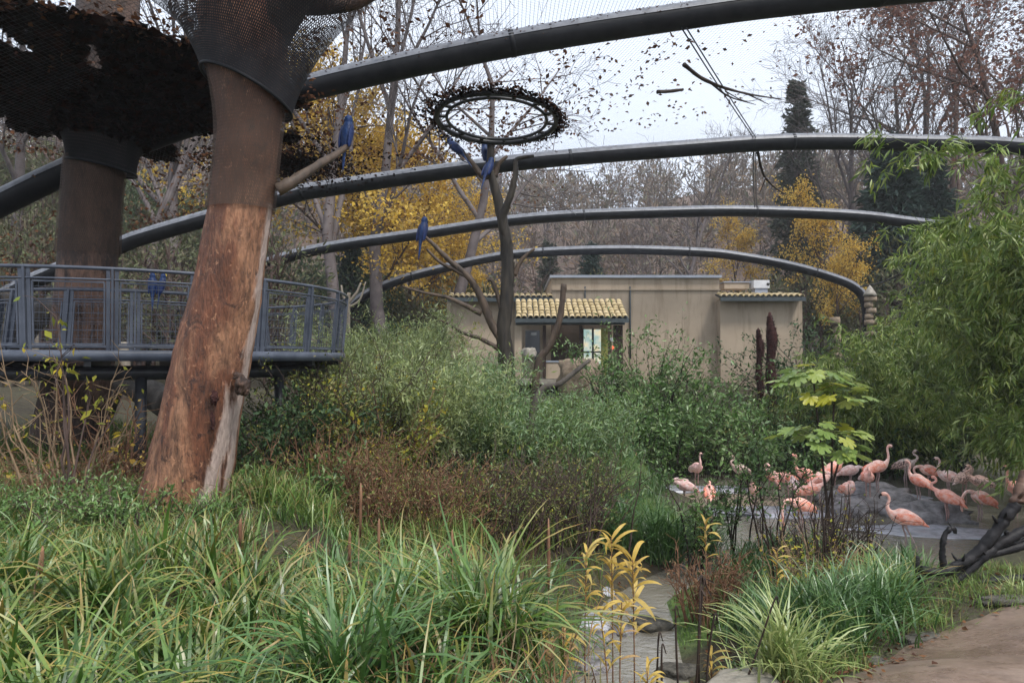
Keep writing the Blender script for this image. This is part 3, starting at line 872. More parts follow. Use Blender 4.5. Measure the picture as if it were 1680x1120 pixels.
# porch: floor, beam, pillars, recessed back wall, door
pd = 29.6
px0, px1 = X(848, pd), X(1024, pd)
zf = P(840, 618, 32)[2] - .02
ze = P(840, 524, pd)[2]
porch = MB(); porch.box(((px0 + px1) / 2, (pd + 32.3) / 2, zf - .12), (px1 - px0, 32.3 - pd - .05, .2)); porch.build('porch_floor', M['pale_stone'], bld, smooth=False)
mb = MB(); mb.box(((px0 + px1) / 2, 32.28, (zf + ze + .6) / 2), (px1 - px0 - .3, .1, ze - zf + .4)); bw = mb.build('porch_back_wall', M['interior'], bld, smooth=False)
mb = MB(); mb.box(((px0 + px1) / 2, pd + .12, ze - .11), (px1 - px0 + .1, .16, .22)); mb.build('eave_beam', M['fascia'], bld, smooth=False)
for q, wv, mt in ((1014, .36, 'dark_wood'), (893, .14, 'dark_wood'), (953, .12, 'dark_wood'), (850, .3, 'stucco')):
    mb = MB(); mb.box((X(q, pd + .2), pd + .22, (zf + ze - .24) / 2), (wv, wv, ze - .24 - zf)); mb.build('porch_post', M[mt], bld, smooth=False)
# low stucco wall under the dark porch opening and window frames
mb = MB(); mb.box(((X(893, pd) + X(953, pd)) / 2, pd + .3, zf + .35), (X(953, pd) - X(893, pd), .18, .7)); mb.build('low_wall', M['stucco'], bld, smooth=False)
mb = MB(); mb.box(((X(893, pd) + X(953, pd)) / 2, pd + .3, zf + .73), (X(953, pd) - X(893, pd) + .1, .26, .06)); mb.build('window_sill', M['cap_metal'], bld, smooth=False)
gl = MB(); gl.box(((X(862, 31) + X(886, 31)) / 2, 31.2, zf + 1.45), (X(886, 31) - X(862, 31), .03, 1.3)); w1 = gl.build('window', M['glass'], bld, smooth=False)
mb = MB(); mb.box((X(876, 31), 31.15, zf + 1.95), (.24, .02, .12)); mb.build('notice', M['white_box'], w1, smooth=False)
# door bay with lit interior
dx0, dx1 = X(957, 31.6), X(990, 31.6)
mb = MB(); mb.box(((dx0 + dx1) / 2, 31.72, (zf + P(840, 540, 31.6)[2]) / 2), (dx1 - dx0, .04, P(840, 540, 31.6)[2] - zf)); door = mb.build('door', M['lit'], bld, smooth=False)
for a_, b_, mt in ((dx0 - .05, dx0 + .02, 'dark_wood'), (dx1 - .1, dx1 + .2, 'door_frame'), ((dx0 + dx1) / 2 - .06, (dx0 + dx1) / 2 + .03, 'fascia')):
    zz = P(840, 538, 31.6)[2]
    mb = MB(); mb.box(((a_ + b_) / 2, 31.66, (zf + zz) / 2), (b_ - a_, .07, zz - zf)); mb.build('door_frame', M[mt], door, smooth=False)
mb = MB(); mb.box(((dx0 + dx1) / 2, 31.665, zf + 1.15), (dx1 - dx0, .05, .07)); mb.build('door_rail', M['fascia'], door, smooth=False)
mb = MB(); mb.tube([(X(1005, pd), pd - .02, P(840, 570, pd)[2]), (X(1005, pd), pd + .1, P(840, 570, pd)[2])], .06, 10); mb.build('red_lamp', M['redlamp'], bld)
mb = MB(); mb.box((X(1004, pd), pd + .03, P(840, 557, pd)[2]), (.14, .05, .16)); mb.build('door_sign', M['white_box'], bld, smooth=False)

# clay barrel tiles, one object each
def tile_mesh():
    mb = MB(); n = 6
    V = []; Fq = []
    for j, (y, z) in enumerate(((0, 0), (.46, .0))):
        for i in range(n + 1):
            a = math.pi * i / n
            r = .115 if j == 0 else .1
            V.append([-math.cos(a) * r, y, math.sin(a) * r * .85])
    for i in range(n): Fq.append([i, i + n + 1, i + n + 2, i + 1])
    base = len(V)
    for j, y in enumerate((0, .46)):
        for i in range(n + 1):
            a = math.pi * i / n
            r = (.115 if j == 0 else .1) - .018
            V.append([-math.cos(a) * r, y, math.sin(a) * r * .85])
    for i in range(n): Fq.append([base + i, base + i + 1, base + i + n + 2, base + i + n + 1])
    for i in range(n): Fq.append([i, i + 1, base + i + 1, base + i])
    return mesh_np('roof_tile', V, [np.array(Fq)])
TM = tile_mesh(); TM.materials.append(M['tile'])
rng = np.random.default_rng(8)
def tiles(parent, x0, x1, y0, z0, rows_, pitch, slope):
    n = max(2, int(round((x1 - x0) / pitch)))
    for r_ in range(rows_):
        for i in range(n):
            o = bpy.data.objects.new('roof_tile', TM)
            dy = r_ * .36
            o.location = Vector((x0 + (i + .5) * (x1 - x0) / n + rng.normal(0, .006), y0 + dy * math.cos(slope), z0 + dy * math.sin(slope) + .02 + rng.normal(0, .006)))
            o.rotation_euler = (slope - .05 + rng.normal(0, .012), 0, rng.normal(0, .02))
            col.objects.link(o); o.parent = parent
def roof(name, x0, x1, y0, z0, rows_, slope, pitch=.245):
    mb = MB(); L = rows_ * .36 + .15
    c = np.array([(x0 + x1) / 2, y0 + .02 + L / 2 * math.cos(slope), z0 - .04 + L / 2 * math.sin(slope)])
    mb.box(c, (x1 - x0, L, .06), rot=Matrix.Rotation(slope, 3, 'X'))
    o = mb.build(name, M['fascia'], bld, smooth=False)
    f = MB(); f.box(((x0 + x1) / 2, y0 - .03, z0 - .1), (x1 - x0 + .04, .06, .17)); f.build('gutter', M['fascia'], o, smooth=False)
    tiles(o, x0, x1, y0 - .06, z0, rows_, pitch, slope)
    return o
roof('porch_roof', X(846, pd - .2), X(1031, pd - .2), pd - .25, P(840, 522, pd - .25)[2], 6, rad(24))
roof('left_eave', X(735, 31.6), X(907, 31.6), 31.5, P(840, 488, 31.5)[2], 2, rad(14), .25)
roof('right_eave', X(1182, 31.5), X(1320, 31.5), 31.4, P(840, 487, 31.4)[2], 2, rad(14), .25)
# boxes on the roof
p = P(1246, 467, 33.5)
u = thing('roof_fan_unit', 'small white fan unit on the flat roof right of the tall block', 'vent unit', tuple(p))
mb = MB(); mb.box(p, (.75, .6, .38)); mb.build('housing', M['white_box'], u, smooth=False)
mb = MB(); mb.tube([p + np.array([.3, -.32, 0]), p + np.array([.3, -.29, 0])], .07, 10); mb.build('fan_outlet', M['black_plastic'], u)
mb = MB(); mb.box(p - np.array([0, 0, .36]), (.6, .5, .35)); mb.build('mount', M['cap_metal'], u, smooth=False)
p = P(1204, 470, 34)
mb = MB(); mb.box(p, (1.2, .9, .3)); mb.box(p + np.array([0, 0, .17]), (1.3, 1.0, .05), m=1)
tag(mb.build('roof_hatch', [M['stucco'], M['cap_metal']], smooth=False), 'low tan roof hatch beside the white fan unit', 'roof hatch')

# ---- fibrous dark stumps in front of the right wing
def fibre_stump(px, py0, py1, wpx, d, label):
    zt = P(px, py0, d)[2]; x = X(px, d); zb_ = H1(x, d) - .2
    h = zt - zb_; r = wpx / 2 / F * d
    n = 26
    path = np.array([(x + .04 * math.sin(i * .7), d, zb_ + h * i / (n - 1)) for i in range(n)])
    rr = r * (.85 + .14 * np.sin(np.arange(n) * .9 + px) ); rr[-1] *= .25; rr[-2] *= .62; rr[-3] *= .88
    t = thing('tree_fern_stump', label, 'stump', (x, d, zb_), 'fibrous dark stumps before the building')
    mb = MB(); mb.tube(path, rr, 18, jitter=.06, seed=px); mb.build('core', M['fiber'], t)
    rg = np.random.default_rng(px); m_ = 1500
    a = rg.uniform(0, 2 * math.pi, m_); k = rg.integers(1, n - 1, m_)
    C = path[k] + np.stack([np.cos(a) * rr[k], np.sin(a) * rr[k], rg.uniform(-.1, .1, m_)], 1)
    V, T = leaf_quads(C, np.full(m_, .13), rg, 1.0, .25)
    tag(obj('fibres', mesh_np('fibres', V, [T]), M['fiber'], t), kind='stuff')
fibre_stump(1265, 512, 640, 17, 28, 'taller dark red brown fibrous stump before the right wing wall')
fibre_stump(1246, 538, 640, 12, 28, 'shorter thinner dark fibrous stump beside the taller one')

# ---- stacked stone lanterns in the bushes
def cairn(px, py_top, d, n, w, label, cap):
    top = P(px, py_top, d); base = np.array([top[0], d, H1(top[0], d)])
    t = thing('stone_lantern', label, 'stone lantern', tuple(base), 'stacked stone lanterns')
    z = base[2]; h = (top[2] - base[2] - (.45 if cap else 0)) / n
    for i in range(n):
        mb = MB(); ww = w * (1 if i % 2 else .72)
        jx = .05 * math.sin(i * 2.7 + px); mb.lathe([(0, z), (ww * .5, z), (ww * .54, z + h * .3), (ww * .5, z + h * .85), (0, z + h * .86)], (top[0] + jx, d, 0), 7, scale=(1 + .15 * math.sin(i * 1.9), 1))
        mb.build('stone_tier', M['tan_rock'], t); z += h
    if cap:
        mb = MB(); mb.lathe([(0, z), (w * .62, z), (w * .5, z + .12), (w * .2, z + .35), (.0, z + .47)], (top[0], d, 0), 12); mb.build('cap', M['pale_stone'], t)
cairn(1427, 468, 30, 22, .46, 'tan stacked stone lantern with pointed cap by the end of the farthest arch', True)
cairn(1372, 518, 29, 16, .42, 'shorter stacked stone pillar without cap among the bushes', False)
# boulders by the porch
rock('porch_boulder', (X(955, 27), 27, P(955, 610, 27)[2] - .35), (.95, .8, 1.05), 'tall tan rock face beside the porch door', M['tan_rock'], 4, 'boulder')
rock('porch_boulder', (X(975, 26), 26, H1(X(975, 26), 26) + .3), (.6, .6, 1.0), 'lower tan rock at the foot of the porch steps', M['tan_rock'], 7, 'boulder')
rock('porch_boulder', (X(868, 28.5), 28.5, P(868, 572, 28.5)[2] - .2), (.3, .3, .3), 'pale rounded rock under the porch window', M['pale_stone'], 9, 'boulder')

# ================================================================ round walkway about the second trunk
WC = np.array([-7.5, 13.9]); RO, RI, DZ = 4.05, 2.55, 2.3
walk = thing('tree_walkway', 'curved grey steel walkway with railings ringing the rear trunk', 'walkway', (WC[0], WC[1], H1(*WC)))
A0, A1 = rad(-175), rad(75)
def wp(a, r, z): return np.array([WC[0] + r * math.cos(a), WC[1] + r * math.sin(a), z])
def arc(r, z, a0=A0, a1=A1, n=60): return np.array([wp(a, r, z) for a in np.linspace(a0, a1, n)])
n = 60
deck = MB()
V = np.concatenate([arc(RI, DZ), arc(RO, DZ), arc(RI, DZ - .07), arc(RO, DZ - .07)])
k = np.arange(n - 1)
deck.add(V, np.concatenate([np.stack([k, k + n, k + n + 1, k + 1], 1), np.stack([k + 2 * n, k + 2 * n + 1, k + 3 * n + 1, k + 3 * n], 1)]))
dk = deck.build('deck', M['black_steel'], walk)
def band(r, z0, z1, th=.03):
    mb = MB(); n = 60
    V = np.concatenate([arc(r, z0), arc(r, z1), arc(r + th, z0), arc(r + th, z1)])
    k = np.arange(n - 1)
    mb.add(V, np.concatenate([np.stack([k, k + 1, k + n + 1, k + n], 1), np.stack([k + 2 * n, k + 3 * n, k + 3 * n + 1, k + 2 * n + 1], 1), np.stack([k + n, k + n + 1, k + 3 * n + 1, k + 3 * n], 1), np.stack([k, k + 2 * n, k + 2 * n + 1, k + 1], 1)]))
    return mb
band(RO, DZ - .12, DZ + .04).build('edge_beam', M['rail_steel'], walk)
band(RI - .03, DZ - .12, DZ + .04).build('edge_beam', M['rail_steel'], walk)
mb = MB(); mb.tube(arc(RO - .45, DZ - .3), .11, 12); mb.build('ring_beam', M['black_steel'], walk)
mb = MB(); mb.tube(arc(RI + .4, DZ - .3), .1, 12); mb.build('ring_beam', M['black_steel'], walk)
def railing(r, post_step, lean, hz, a0=A0, a1=A1):
    mb = MB(); mb.tube(arc(r + lean, DZ + hz, a0, a1), .028, 8); hr = mb.build('handrail', M['rail_steel'], walk)
    mb = MB(); mb.tube(arc(r + lean * .9, DZ + hz - .16, a0, a1), .016, 6); mb.build('mid_rail', M['rail_steel'], walk)
    mb = MB(); mb.tube(arc(r + lean * .05, DZ + .1, a0, a1), .016, 6); mb.build('bottom_rail', M['rail_steel'], walk)
    m_ = int((a1 - a0) * r / post_step); aa = np.linspace(a0, a1, m_ + 1)
    for i, a in enumerate(aa):
        ps = MB()
        for da in (-.022, .022):
            ps.bar(wp(a + da * 2.4 / r, r, DZ - .02), wp(a + da * 2.4 / r, r + lean, DZ + hz), .05, .014)
        ps.bar(wp(a, r + .0, DZ - .02), wp(a, r + lean, DZ + hz), .03, .07)
        ps.build('post', M['rail_steel'], walk, smooth=False)
        if i < m_:
            b_ = aa[i + 1]; g = .10 / r
            fr = MB()
            q = [(a + g, .13), (b_ - g, .13), (b_ - g, hz - .2), (a + g, hz - .2)]
            pt = [wp(t_, r + lean * z / hz, DZ + z) for t_, z in q]
            for j in range(4): fr.bar(pt[j], pt[(j + 1) % 4], .022, .022)
            pn = fr.build('panel_frame', M['rail_steel'], walk, smooth=False)
            w_ = MB()
            for z in np.linspace(.2, hz - .28, 7):
                w_.tube([wp(t_, r + lean * z / hz, DZ + z) for t_ in np.linspace(a + g, b_ - g, 3)], .0035, 4, cap=False)
            for t_ in np.linspace(a + g, b_ - g, 12)[1:-1]:
                w_.tube([wp(t_, r + lean * .13 / hz, DZ + .13), wp(t_, r + lean * (hz - .2) / hz, DZ + hz - .2)], .0025, 4, cap=False)
            tag(w_.build('wire_mesh', M['rail_steel'], pn), kind='stuff')
railing(RO - .04, 1.05, .10, 1.22)
railing(RI + .04, 1.0, -.12, 1.05)
for a in (-150, -105, -60, -22, 25):
    q = wp(rad(a), RO - .45, 0); z0 = H1(q[0], q[1])
    mb = MB(); mb.tube([(q[0], q[1], z0 - .3), (q[0], q[1], DZ - .36)], .085, 10); mb.build('column', M['black_steel'], walk)
for a in np.arange(-160, 70, 18):
    mb = MB(); mb.bar(wp(rad(a), RI + .01, DZ - .14), wp(rad(a), RO - .01, DZ - .14), .09, .12); mb.build('cross_beam', M['black_steel'], walk, smooth=False)

# ================================================================ big trunks
def trunk_mesh(path, radii, sides, amp, freq, seed, pale=None, flute=0.0):
    p = np.asarray(path); n = len(p)
    mb = MB(); mb.tube(p, radii, sides, cap=True)
    V = np.concatenate(mb.V)
    T = nrm(np.gradient(p, axis=0))
    out = V.copy(); pl = np.zeros(len(V))
    for i in range(n):
        for j in range(sides):
            v = V[i * sides + j]; c = p[i]; dr = v - c
            q = Vector((v[0] * freq, v[1] * freq, v[2] * freq * .35)) + Vector((seed, seed * 2, 0))
            k = amp * (mnoise.noise(q) + .5 * mnoise.noise(q * 2.3) + .35 * mnoise.noise(q * 5.7))
            if flute:
                qq = Vector((v[0] * 9, v[1] * 9, v[2] * 1.6)); k += flute * (abs(mnoise.noise(qq)) * -1.4 + .6 * mnoise.noise(qq * 2.6) + .35 * mnoise.noise(Vector((v[0] * 22, v[1] * 22, v[2] * 9))))
            out[i * sides + j] = c + dr * (1 + k)
            if pale is not None: pl[i * sides + j] = pale(v, c, dr)
    mb.V = [out]
    fs = [np.concatenate(mb.F3), np.concatenate(mb.F4)]
    return mesh_np('trunk', out, fs, True, attrs={'pale': pl})
t1pts = [(290, 900, 160), (300, 835, 142), (317, 750, 130), (342, 620, 122), (368, 500, 109), (384, 410, 103), (395, 345, 99), (405, 260, 97), (409, 200, 102), (408, 140, 114), (404, 80, 132), (402, 20, 150)]
T1D = 7.6
tp = catmull([P(x, y, T1D) for x, y, w in t1pts], 13)
tr_ = catmull([(w / 2 / F * T1D, 0, 0) for x, y, w in t1pts], 13)[:, 0]
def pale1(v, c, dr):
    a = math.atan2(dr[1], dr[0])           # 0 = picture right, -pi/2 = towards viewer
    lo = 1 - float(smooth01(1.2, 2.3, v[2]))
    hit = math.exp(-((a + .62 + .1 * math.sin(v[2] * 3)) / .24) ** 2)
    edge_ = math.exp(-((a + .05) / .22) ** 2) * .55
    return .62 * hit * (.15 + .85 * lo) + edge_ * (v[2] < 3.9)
tree1 = thing('stripped_tree', 'thick leaning reddish trunk stripped of bark, standing in the sedge', 'tree', tuple(tp[0]))
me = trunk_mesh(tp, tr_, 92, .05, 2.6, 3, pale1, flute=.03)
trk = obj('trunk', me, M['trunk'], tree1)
# knot and dark hollow
def knot(px, py, dd, r, label=None, mat='trunk_dark'):
    c = P(px, py, T1D - dd)
    mb = MB(); mb.ell((0, 0, 0), (1, 1, 1), nu=18, nv=12)
    V = np.concatenate(mb.V)
    V = np.array([v * (1 + .6 * mnoise.noise(Vector(v) * 2.1 + Vector((px, 0, 0)))) for v in V]) * np.array(r) + c
    mb.V = [V]; mb.build('knot', M[mat], trk)
knot(397, 632, .28, (.06, .12, .085)); knot(402, 643, .27, (.04, .06, .04)); knot(391, 618, .28, (.04, .06, .045)); knot(352, 652, .375, (.04, .03, .075), mat='fiber'); knot(349, 690, .385, (.018, .03, .09), mat='fiber')
# limbs above, inside the net collar
for pts, r0, r1 in (([P(400, 30, T1D), P(380, -60, T1D + .2), P(330, -200, T1D + .5)], .45, .3), ([P(430, 40, T1D), P(475, -20, T1D - .1), P(540, -90, T1D - .3)], .34, .22), ([P(470, 10, T1D + .1), P(530, 12, T1D), P(590, 3, T1D), P(640, -30, T1D)], .10, .05)):
    q = catmull(pts, 6)
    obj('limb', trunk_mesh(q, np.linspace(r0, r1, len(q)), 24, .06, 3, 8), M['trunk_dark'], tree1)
# perch stick growing out of it
mb = MB(); q = catmull([P(455, 312, T1D - .05), P(480, 298, T1D), P(520, 272, T1D + .35), (P(556, 250, T1D + .8)), P(574, 236, T1D + 1.0)], 5)
mb.tube(q, np.linspace(.07, .03, len(q)), 10, jitter=.08); mb.build('branch_stub', M['perch_branch'], tree1)
# mesh wrap and collar
def weave(surf, nA, nV, w, name, mat, parent, diag=1.0):
    """surf(a, v) -> point; two families of slanting strands"""
    mb = MB()
    for sgn in (1, -1):
        a0 = np.arange(nA) / nA * 2 * math.pi
        vs = np.linspace(0, 1, nV)
        S = surf(a0[:, None] + sgn * diag * vs[None], np.repeat(vs[None], nA, 0))
        T = nrm(np.gradient(S, axis=1))
        C0 = surf(a0[:, None] + sgn * diag * vs[None] + .05, np.repeat(vs[None], nA, 0))
        side = nrm(C0 - S)
        V = np.stack([S - side * w / 2, S + side * w / 2], 2).reshape(-1, 3)
        base = (np.arange(nA)[:, None] * nV + np.arange(nV - 1)[None]) * 2
        mb.add(V, np.stack([base, base + 1, base + 3, base + 2], -1).reshape(-1, 4))
    return tag(mb.build(name, M[mat], parent), kind='stuff')
zs = tp[:, 2]
def t1c(z):
    return np.stack([np.interp(z, zs, tp[:, 0]), np.interp(z, zs, tp[:, 1]), z], -1), np.interp(z, zs, tr_)
zw0, zw1 = P(397, 346, T1D)[2], P(408, 105, T1D)[2]
def wrap1(a, v):
    z = zw0 + (zw1 - zw0) * v
    c, r = t1c(z); r = r * 1.055 + .012
    return c + np.stack([np.cos(a) * r, np.sin(a) * r, 0 * a], -1)
weave(wrap1, 130, 26, .0055, 'mesh_wrap', 'wrap_net', tree1, 1.1)
# collar: tilted ring, cone flaring up to the net
rc1 = P(405, 152, T1D)
ringR = .47
def collar1(a, v):
    e = v ** 1.25
    r = ringR + (1.55 - ringR) * (.35 * v + .65 * v * v)
    x = rc1[0] - .0 * v + np.cos(a) * r * (1 + .10 * np.sin(5 * a + 1) * v)
    y = rc1[1] + np.sin(a) * r
    z = rc1[2] - .22 * np.cos(a - .35) * (1 - v) * 1.0 + 1.45 * v
    return np.stack([x, y, z], -1)
coll = thing('net_collar', 'flaring dark net collar with a tilted steel hoop round the stripped trunk', 'net collar', tuple(rc1))
aa = np.linspace(0, 2 * math.pi, 49)
mb = MB(); mb.tube(collar1(aa, np.zeros(49)), .018, 8, cap=False); mb.build('hoop', M['steel'], coll)
weave(collar1, 210, 22, .0115, 'collar_cloth', 'dark_net', coll, .9)
# loose flakes of leaf litter lodged in the collar
rng = np.random.default_rng(21)
n = 500
a = rng.uniform(0, 2 * math.pi, n); v = rng.beta(.8, 2.5, n)
C = collar1(a, v) * 1.0; C[:, :2] = rc1[:2] + (C[:, :2] - rc1[:2]) * rng.uniform(.75, .97, n)[:, None]
V, T = leaf_quads(C, np.full(n, .07), rng)
tag(obj('lodged_leaves', mesh_np('lodged_leaves', V, [T]), M['litter'], coll), kind='stuff')

T2D = 12.2
t2pts = [(105, 800, 130), (118, 700, 112), (135, 560, 96), (143, 450, 90), (149, 350, 86), (156, 270, 86), (162, 180, 88), (172, 90, 92), (180, 0, 92), (186, -120, 90), (190, -240, 84)]
tp2 = catmull([P(x, y, T2D) for x, y, w in t2pts], 6)
tr2 = catmull([(w / 2 / F * T2D, 0, 0) for x, y, w in t2pts], 6)[:, 0]
tree2 = thing('rear_tree', 'dark wet trunk rising through the walkway ring', 'tree', tuple(tp2[0]))
def pale2(v, c, dr): return .34 * float(smooth01(2.2, 2.6, v[2])) * (1 - float(smooth01(3.6, 4.1, v[2])))
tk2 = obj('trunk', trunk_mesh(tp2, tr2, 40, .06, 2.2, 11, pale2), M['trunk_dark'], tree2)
zs2 = tp2[:, 2]
zq0, zq1 = P(150, 418, T2D)[2], P(158, 262, T2D)[2]
def wrap2(a, v):
    z = zq0 + (zq1 - zq0) * v
    c = np.stack([np.interp(z, zs2, tp2[:, 0]), np.interp(z, zs2, tp2[:, 1]), z], -1); r = np.interp(z, zs2, tr2) * 1.05 + .012
    return c + np.stack([np.cos(a) * r, np.sin(a) * r, 0 * a], -1)
weave(wrap2, 110, 20, .008, 'mesh_wrap', 'wrap_net', tree2, 1.0)
rc2 = P(162, 276, T2D)
def collar2(a, v):
    r = .54 + .10 * v + 2.75 * v ** 2.2
    r = r * (1 + .05 * np.sin(3 * a + .5) * v)
    x = rc2[0] + .05 + np.cos(a) * r; y = rc2[1] + np.sin(a) * r
    z = rc2[2] - .10 * np.cos(a) * (1 - v) + .95 * np.clip(v / .55, 0, 1) ** .8 + .14 * v
    # follow the slope of the net: higher towards the right, lower at the back left
    z = z + (.10 * np.cos(a) * r) * v * .35 - .06 * np.sin(a) * r * v * .3
    return np.stack([x, y, z], -1)
coll2 = thing('net_collar', 'wide black leaf laden net funnel round the rear trunk', 'net collar', tuple(rc2))
mb = MB(); mb.tube(collar2(aa, np.zeros(49)), .025, 8, cap=False); mb.build('hoop', M['steel'], coll2)
weave(lambda a, v: collar2(a, v * .5), 150, 16, .02, 'collar_cloth', 'black_net', coll2, .4)
weave(lambda a, v: collar2(a, .5 + v * .52), 200, 14, .007, 'outer_net', 'black_net', coll2, .3)
n = 34000
a = rng.uniform(0, 2 * math.pi, n); v = rng.uniform(.12, 1.0, n) ** .75
hole = np.array([mnoise.noise(Vector((3.1 * math.cos(t_) * (q + .3), 3.1 * math.sin(t_) * (q + .3), 2.2))) for t_, q in zip(a, v)])
back_side = np.sin(a) > .15
keep = np.where(back_side, hole > .06 + .5 * (v - .6), hole > -.32 + .3 * np.clip(v - .8, 0, 1))
fr = rng.uniform(0, 1, n) < np.clip((1.06 - v) * 9, 0, 1)
C = collar2(a, v)[keep & fr]
C[:, 2] += rng.uniform(-.01, .14, len(C))
V, T = leaf_quads(C, np.full(len(C), .2), rng, .2, .85)
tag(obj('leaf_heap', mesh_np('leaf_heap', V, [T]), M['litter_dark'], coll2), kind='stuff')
n = 1800
a = rng.uniform(0, 2 * math.pi, n); C = collar2(a, 1 + rng.normal(0, .05, n)); C[:, 2] += rng.uniform(0, .12, n)
V, T = leaf_quads(C, np.full(n, .1), rng)
tag(obj('rim_leaves', mesh_np('rim_leaves', V, [T]), M['litter'], coll2), kind='stuff')

# ================================================================ perch tree
D = 17.0
pt_ = thing('perch_tree', 'bare dead perch tree with crooked branches in front of the building', 'tree', tuple(at(832, D)))
base = at(832, D) - np.array([0, 0, .3])
def limb(name, pts, w0, w1, mat='perch', sides=12, jit=.07, seed=0, par=None):
    q = catmull([np.array(p_) if len(p_) == 3 and not isinstance(p_, tuple) else P(p_[0], p_[1], D + (p_[2] if len(p_) > 2 else 0)) for p_ in pts], 6)
    mb = MB(); mb.tube(q, np.linspace(w0, w1, len(q)) / 2 / F * D, sides, jitter=jit, seed=seed)
    return mb.build(name, M[mat], par or pt_)
tk = limb('trunk', [base, (830, 640), (831, 590), (826, 545), (832, 480), (832, 420), (826, 370), (815, 320), (806, 280), (805, 224)], 31, 11, seed=1, sides=16)
limb('branch', [(833, 400), (824, 360, -.1), (838, 320, -.2), (846, 285, -.2), (848, 262, -.2), (876, 256, -.3)], 15, 5, seed=2)
limb('branch', [(808, 285), (798, 290), (790, 288), (770, 262), (748, 243), (740, 238)], 11, 6, 'perch_branch', seed=3)
limb('branch', [(812, 290), (818, 270), (832, 256)], 10, 5, 'perch_branch', seed=4)
limb('branch', [(824, 558), (806, 530), (790, 490), (770, 456), (735, 425), (712, 402), (697, 388)], 16, 5, 'perch_branch', seed=5)
limb('branch', [(792, 494), (775, 462), (752, 446), (722, 430), (700, 409)], 9, 4, 'perch_branch', seed=6)
limb('branch', [(826, 525), (818, 490), (808, 462), (800, 460)], 9, 5, 'perch_branch', seed=7)
limb('branch', [(790, 515), (757, 498), (730, 487), (695, 480), (660, 470)], 9, 3, 'perch_branch', seed=8)
limb('branch', [(818, 572), (790, 556), (760, 546), (736, 532), (722, 525)], 8, 3, 'perch_branch', seed=9)
limb('branch', [(844, 452), (852, 432), (864, 418), (877, 408)], 9, 4, 'perch_branch', seed=10)
lean = thing('leaning_pole', 'mossy leaning dead branch standing upright right of the perch tree', 'branch', tuple(at(878, 16)))
q = catmull([at(868, 16), P(880, 612, 16), P(900, 570, 16), P(916, 530, 16), P(922, 500, 16), P(925, 466, 16)], 5)
mb = MB(); mb.tube(q, np.linspace(.09, .065, len(q)), 10, jitter=.08); mb.build('stick', M['perch_branch'], lean)
q = catmull([at(850, 14.5), P(880, 655, 14.5), P(920, 628, 14.5), P(968, 590, 14.5)], 5)
mb = MB(); mb.tube(q, np.linspace(.09, .04, len(q)), 10, jitter=.08); tag(mb.build('slanting_branch', M['log']), 'grey slanting dead branch poking out of the willow toward the porch', 'branch')

# fallen trunks and palisade under the walkway
def fallen(name, label, pts, r0, r1, mat='log', side=None):
    t = thing(name, label, 'log', tuple(pts[0]))
    q = catmull(pts, 6); mb = MB(); mb.tube(q, np.linspace(r0, r1, len(q)), 14, jitter=.06, seed=int(abs(pts[0][0]) * 10)); mb.build('stem', M[mat], t)
    for k, (sp, a0, a1) in enumerate(side or []):
        q = catmull(sp, 5); mb = MB(); mb.tube(q, np.linspace(a0, a1, len(q)), 10, jitter=.06, seed=k); mb.build('branch', M[mat], t)
    return t
fallen('fallen_log', 'forked grey log lying behind the walkway at the edge of the picture', [P(-60, 640, 15.2), P(10, 565, 15.2), P(45, 530, 15.2), P(90, 500, 15.2)], .42, .22, 'log', [([P(40, 535, 15.2), P(22, 500, 15.1), P(5, 475, 15)], .2, .12), ([P(45, 530, 15.2), P(70, 505, 15.3), P(100, 488, 15.4)], .16, .1)])
fallen('fallen_log', 'leaning grey log under the walkway beside the stripped trunk', [P(150, 600, 15), P(190, 620, 14.6), P(235, 640, 14.2), P(285, 668, 13.8)], .20, .30, 'log', [([P(200, 625, 14.5), P(185, 660, 14.4), P(172, 700, 14.3)], .12, .09), ([P(235, 645, 14.2), P(225, 680, 14.1), P(220, 720, 14)], .1, .08)])
fallen('cut_stump', 'clump of pale cut stems beside the end of the farthest arch', [at(570, 24), P(570, 505, 24), P(573, 480, 24)], .12, .06, 'post', [([P(570, 500, 24), P(562, 482, 24), P(560, 468, 24)], .06, .03), ([P(571, 498, 24), P(585, 480, 24), P(592, 464, 24)], .06, .03), ([P(570, 505, 24), P(590, 492, 24), P(600, 462, 24)], .05, .02)])
rng = np.random.default_rng(31)
plab = ['pale upright timber post at the picture edge below the walkway', 'second pale timber post below the walkway', 'third timber post, greyer, below the walkway', 'narrow timber post just before the rear trunk', 'timber post half hidden by the rear trunk', 'timber post seen between the fallen logs']
for i, q in enumerate((-8, 14, 38, 56, 176, 205)):
    d = 19 + .3 * i; x = X(q, d); z = H1(x, d)
    mb = MB(); h = 1.7 + .2 * rng.random()
    path = [(x + rng.normal(0, .02), d, z - .2 + h * t_) for t_ in (0, .3, .6, .92, 1)]
    mb.tube(path, np.array([.16, .15, .15, .14, .1]) * rng.uniform(.8, 1.1), 12, jitter=.05, seed=i)
    tag(mb.build('timber_post', M['post']), plab[i], 'post', 'timber posts under the walkway')

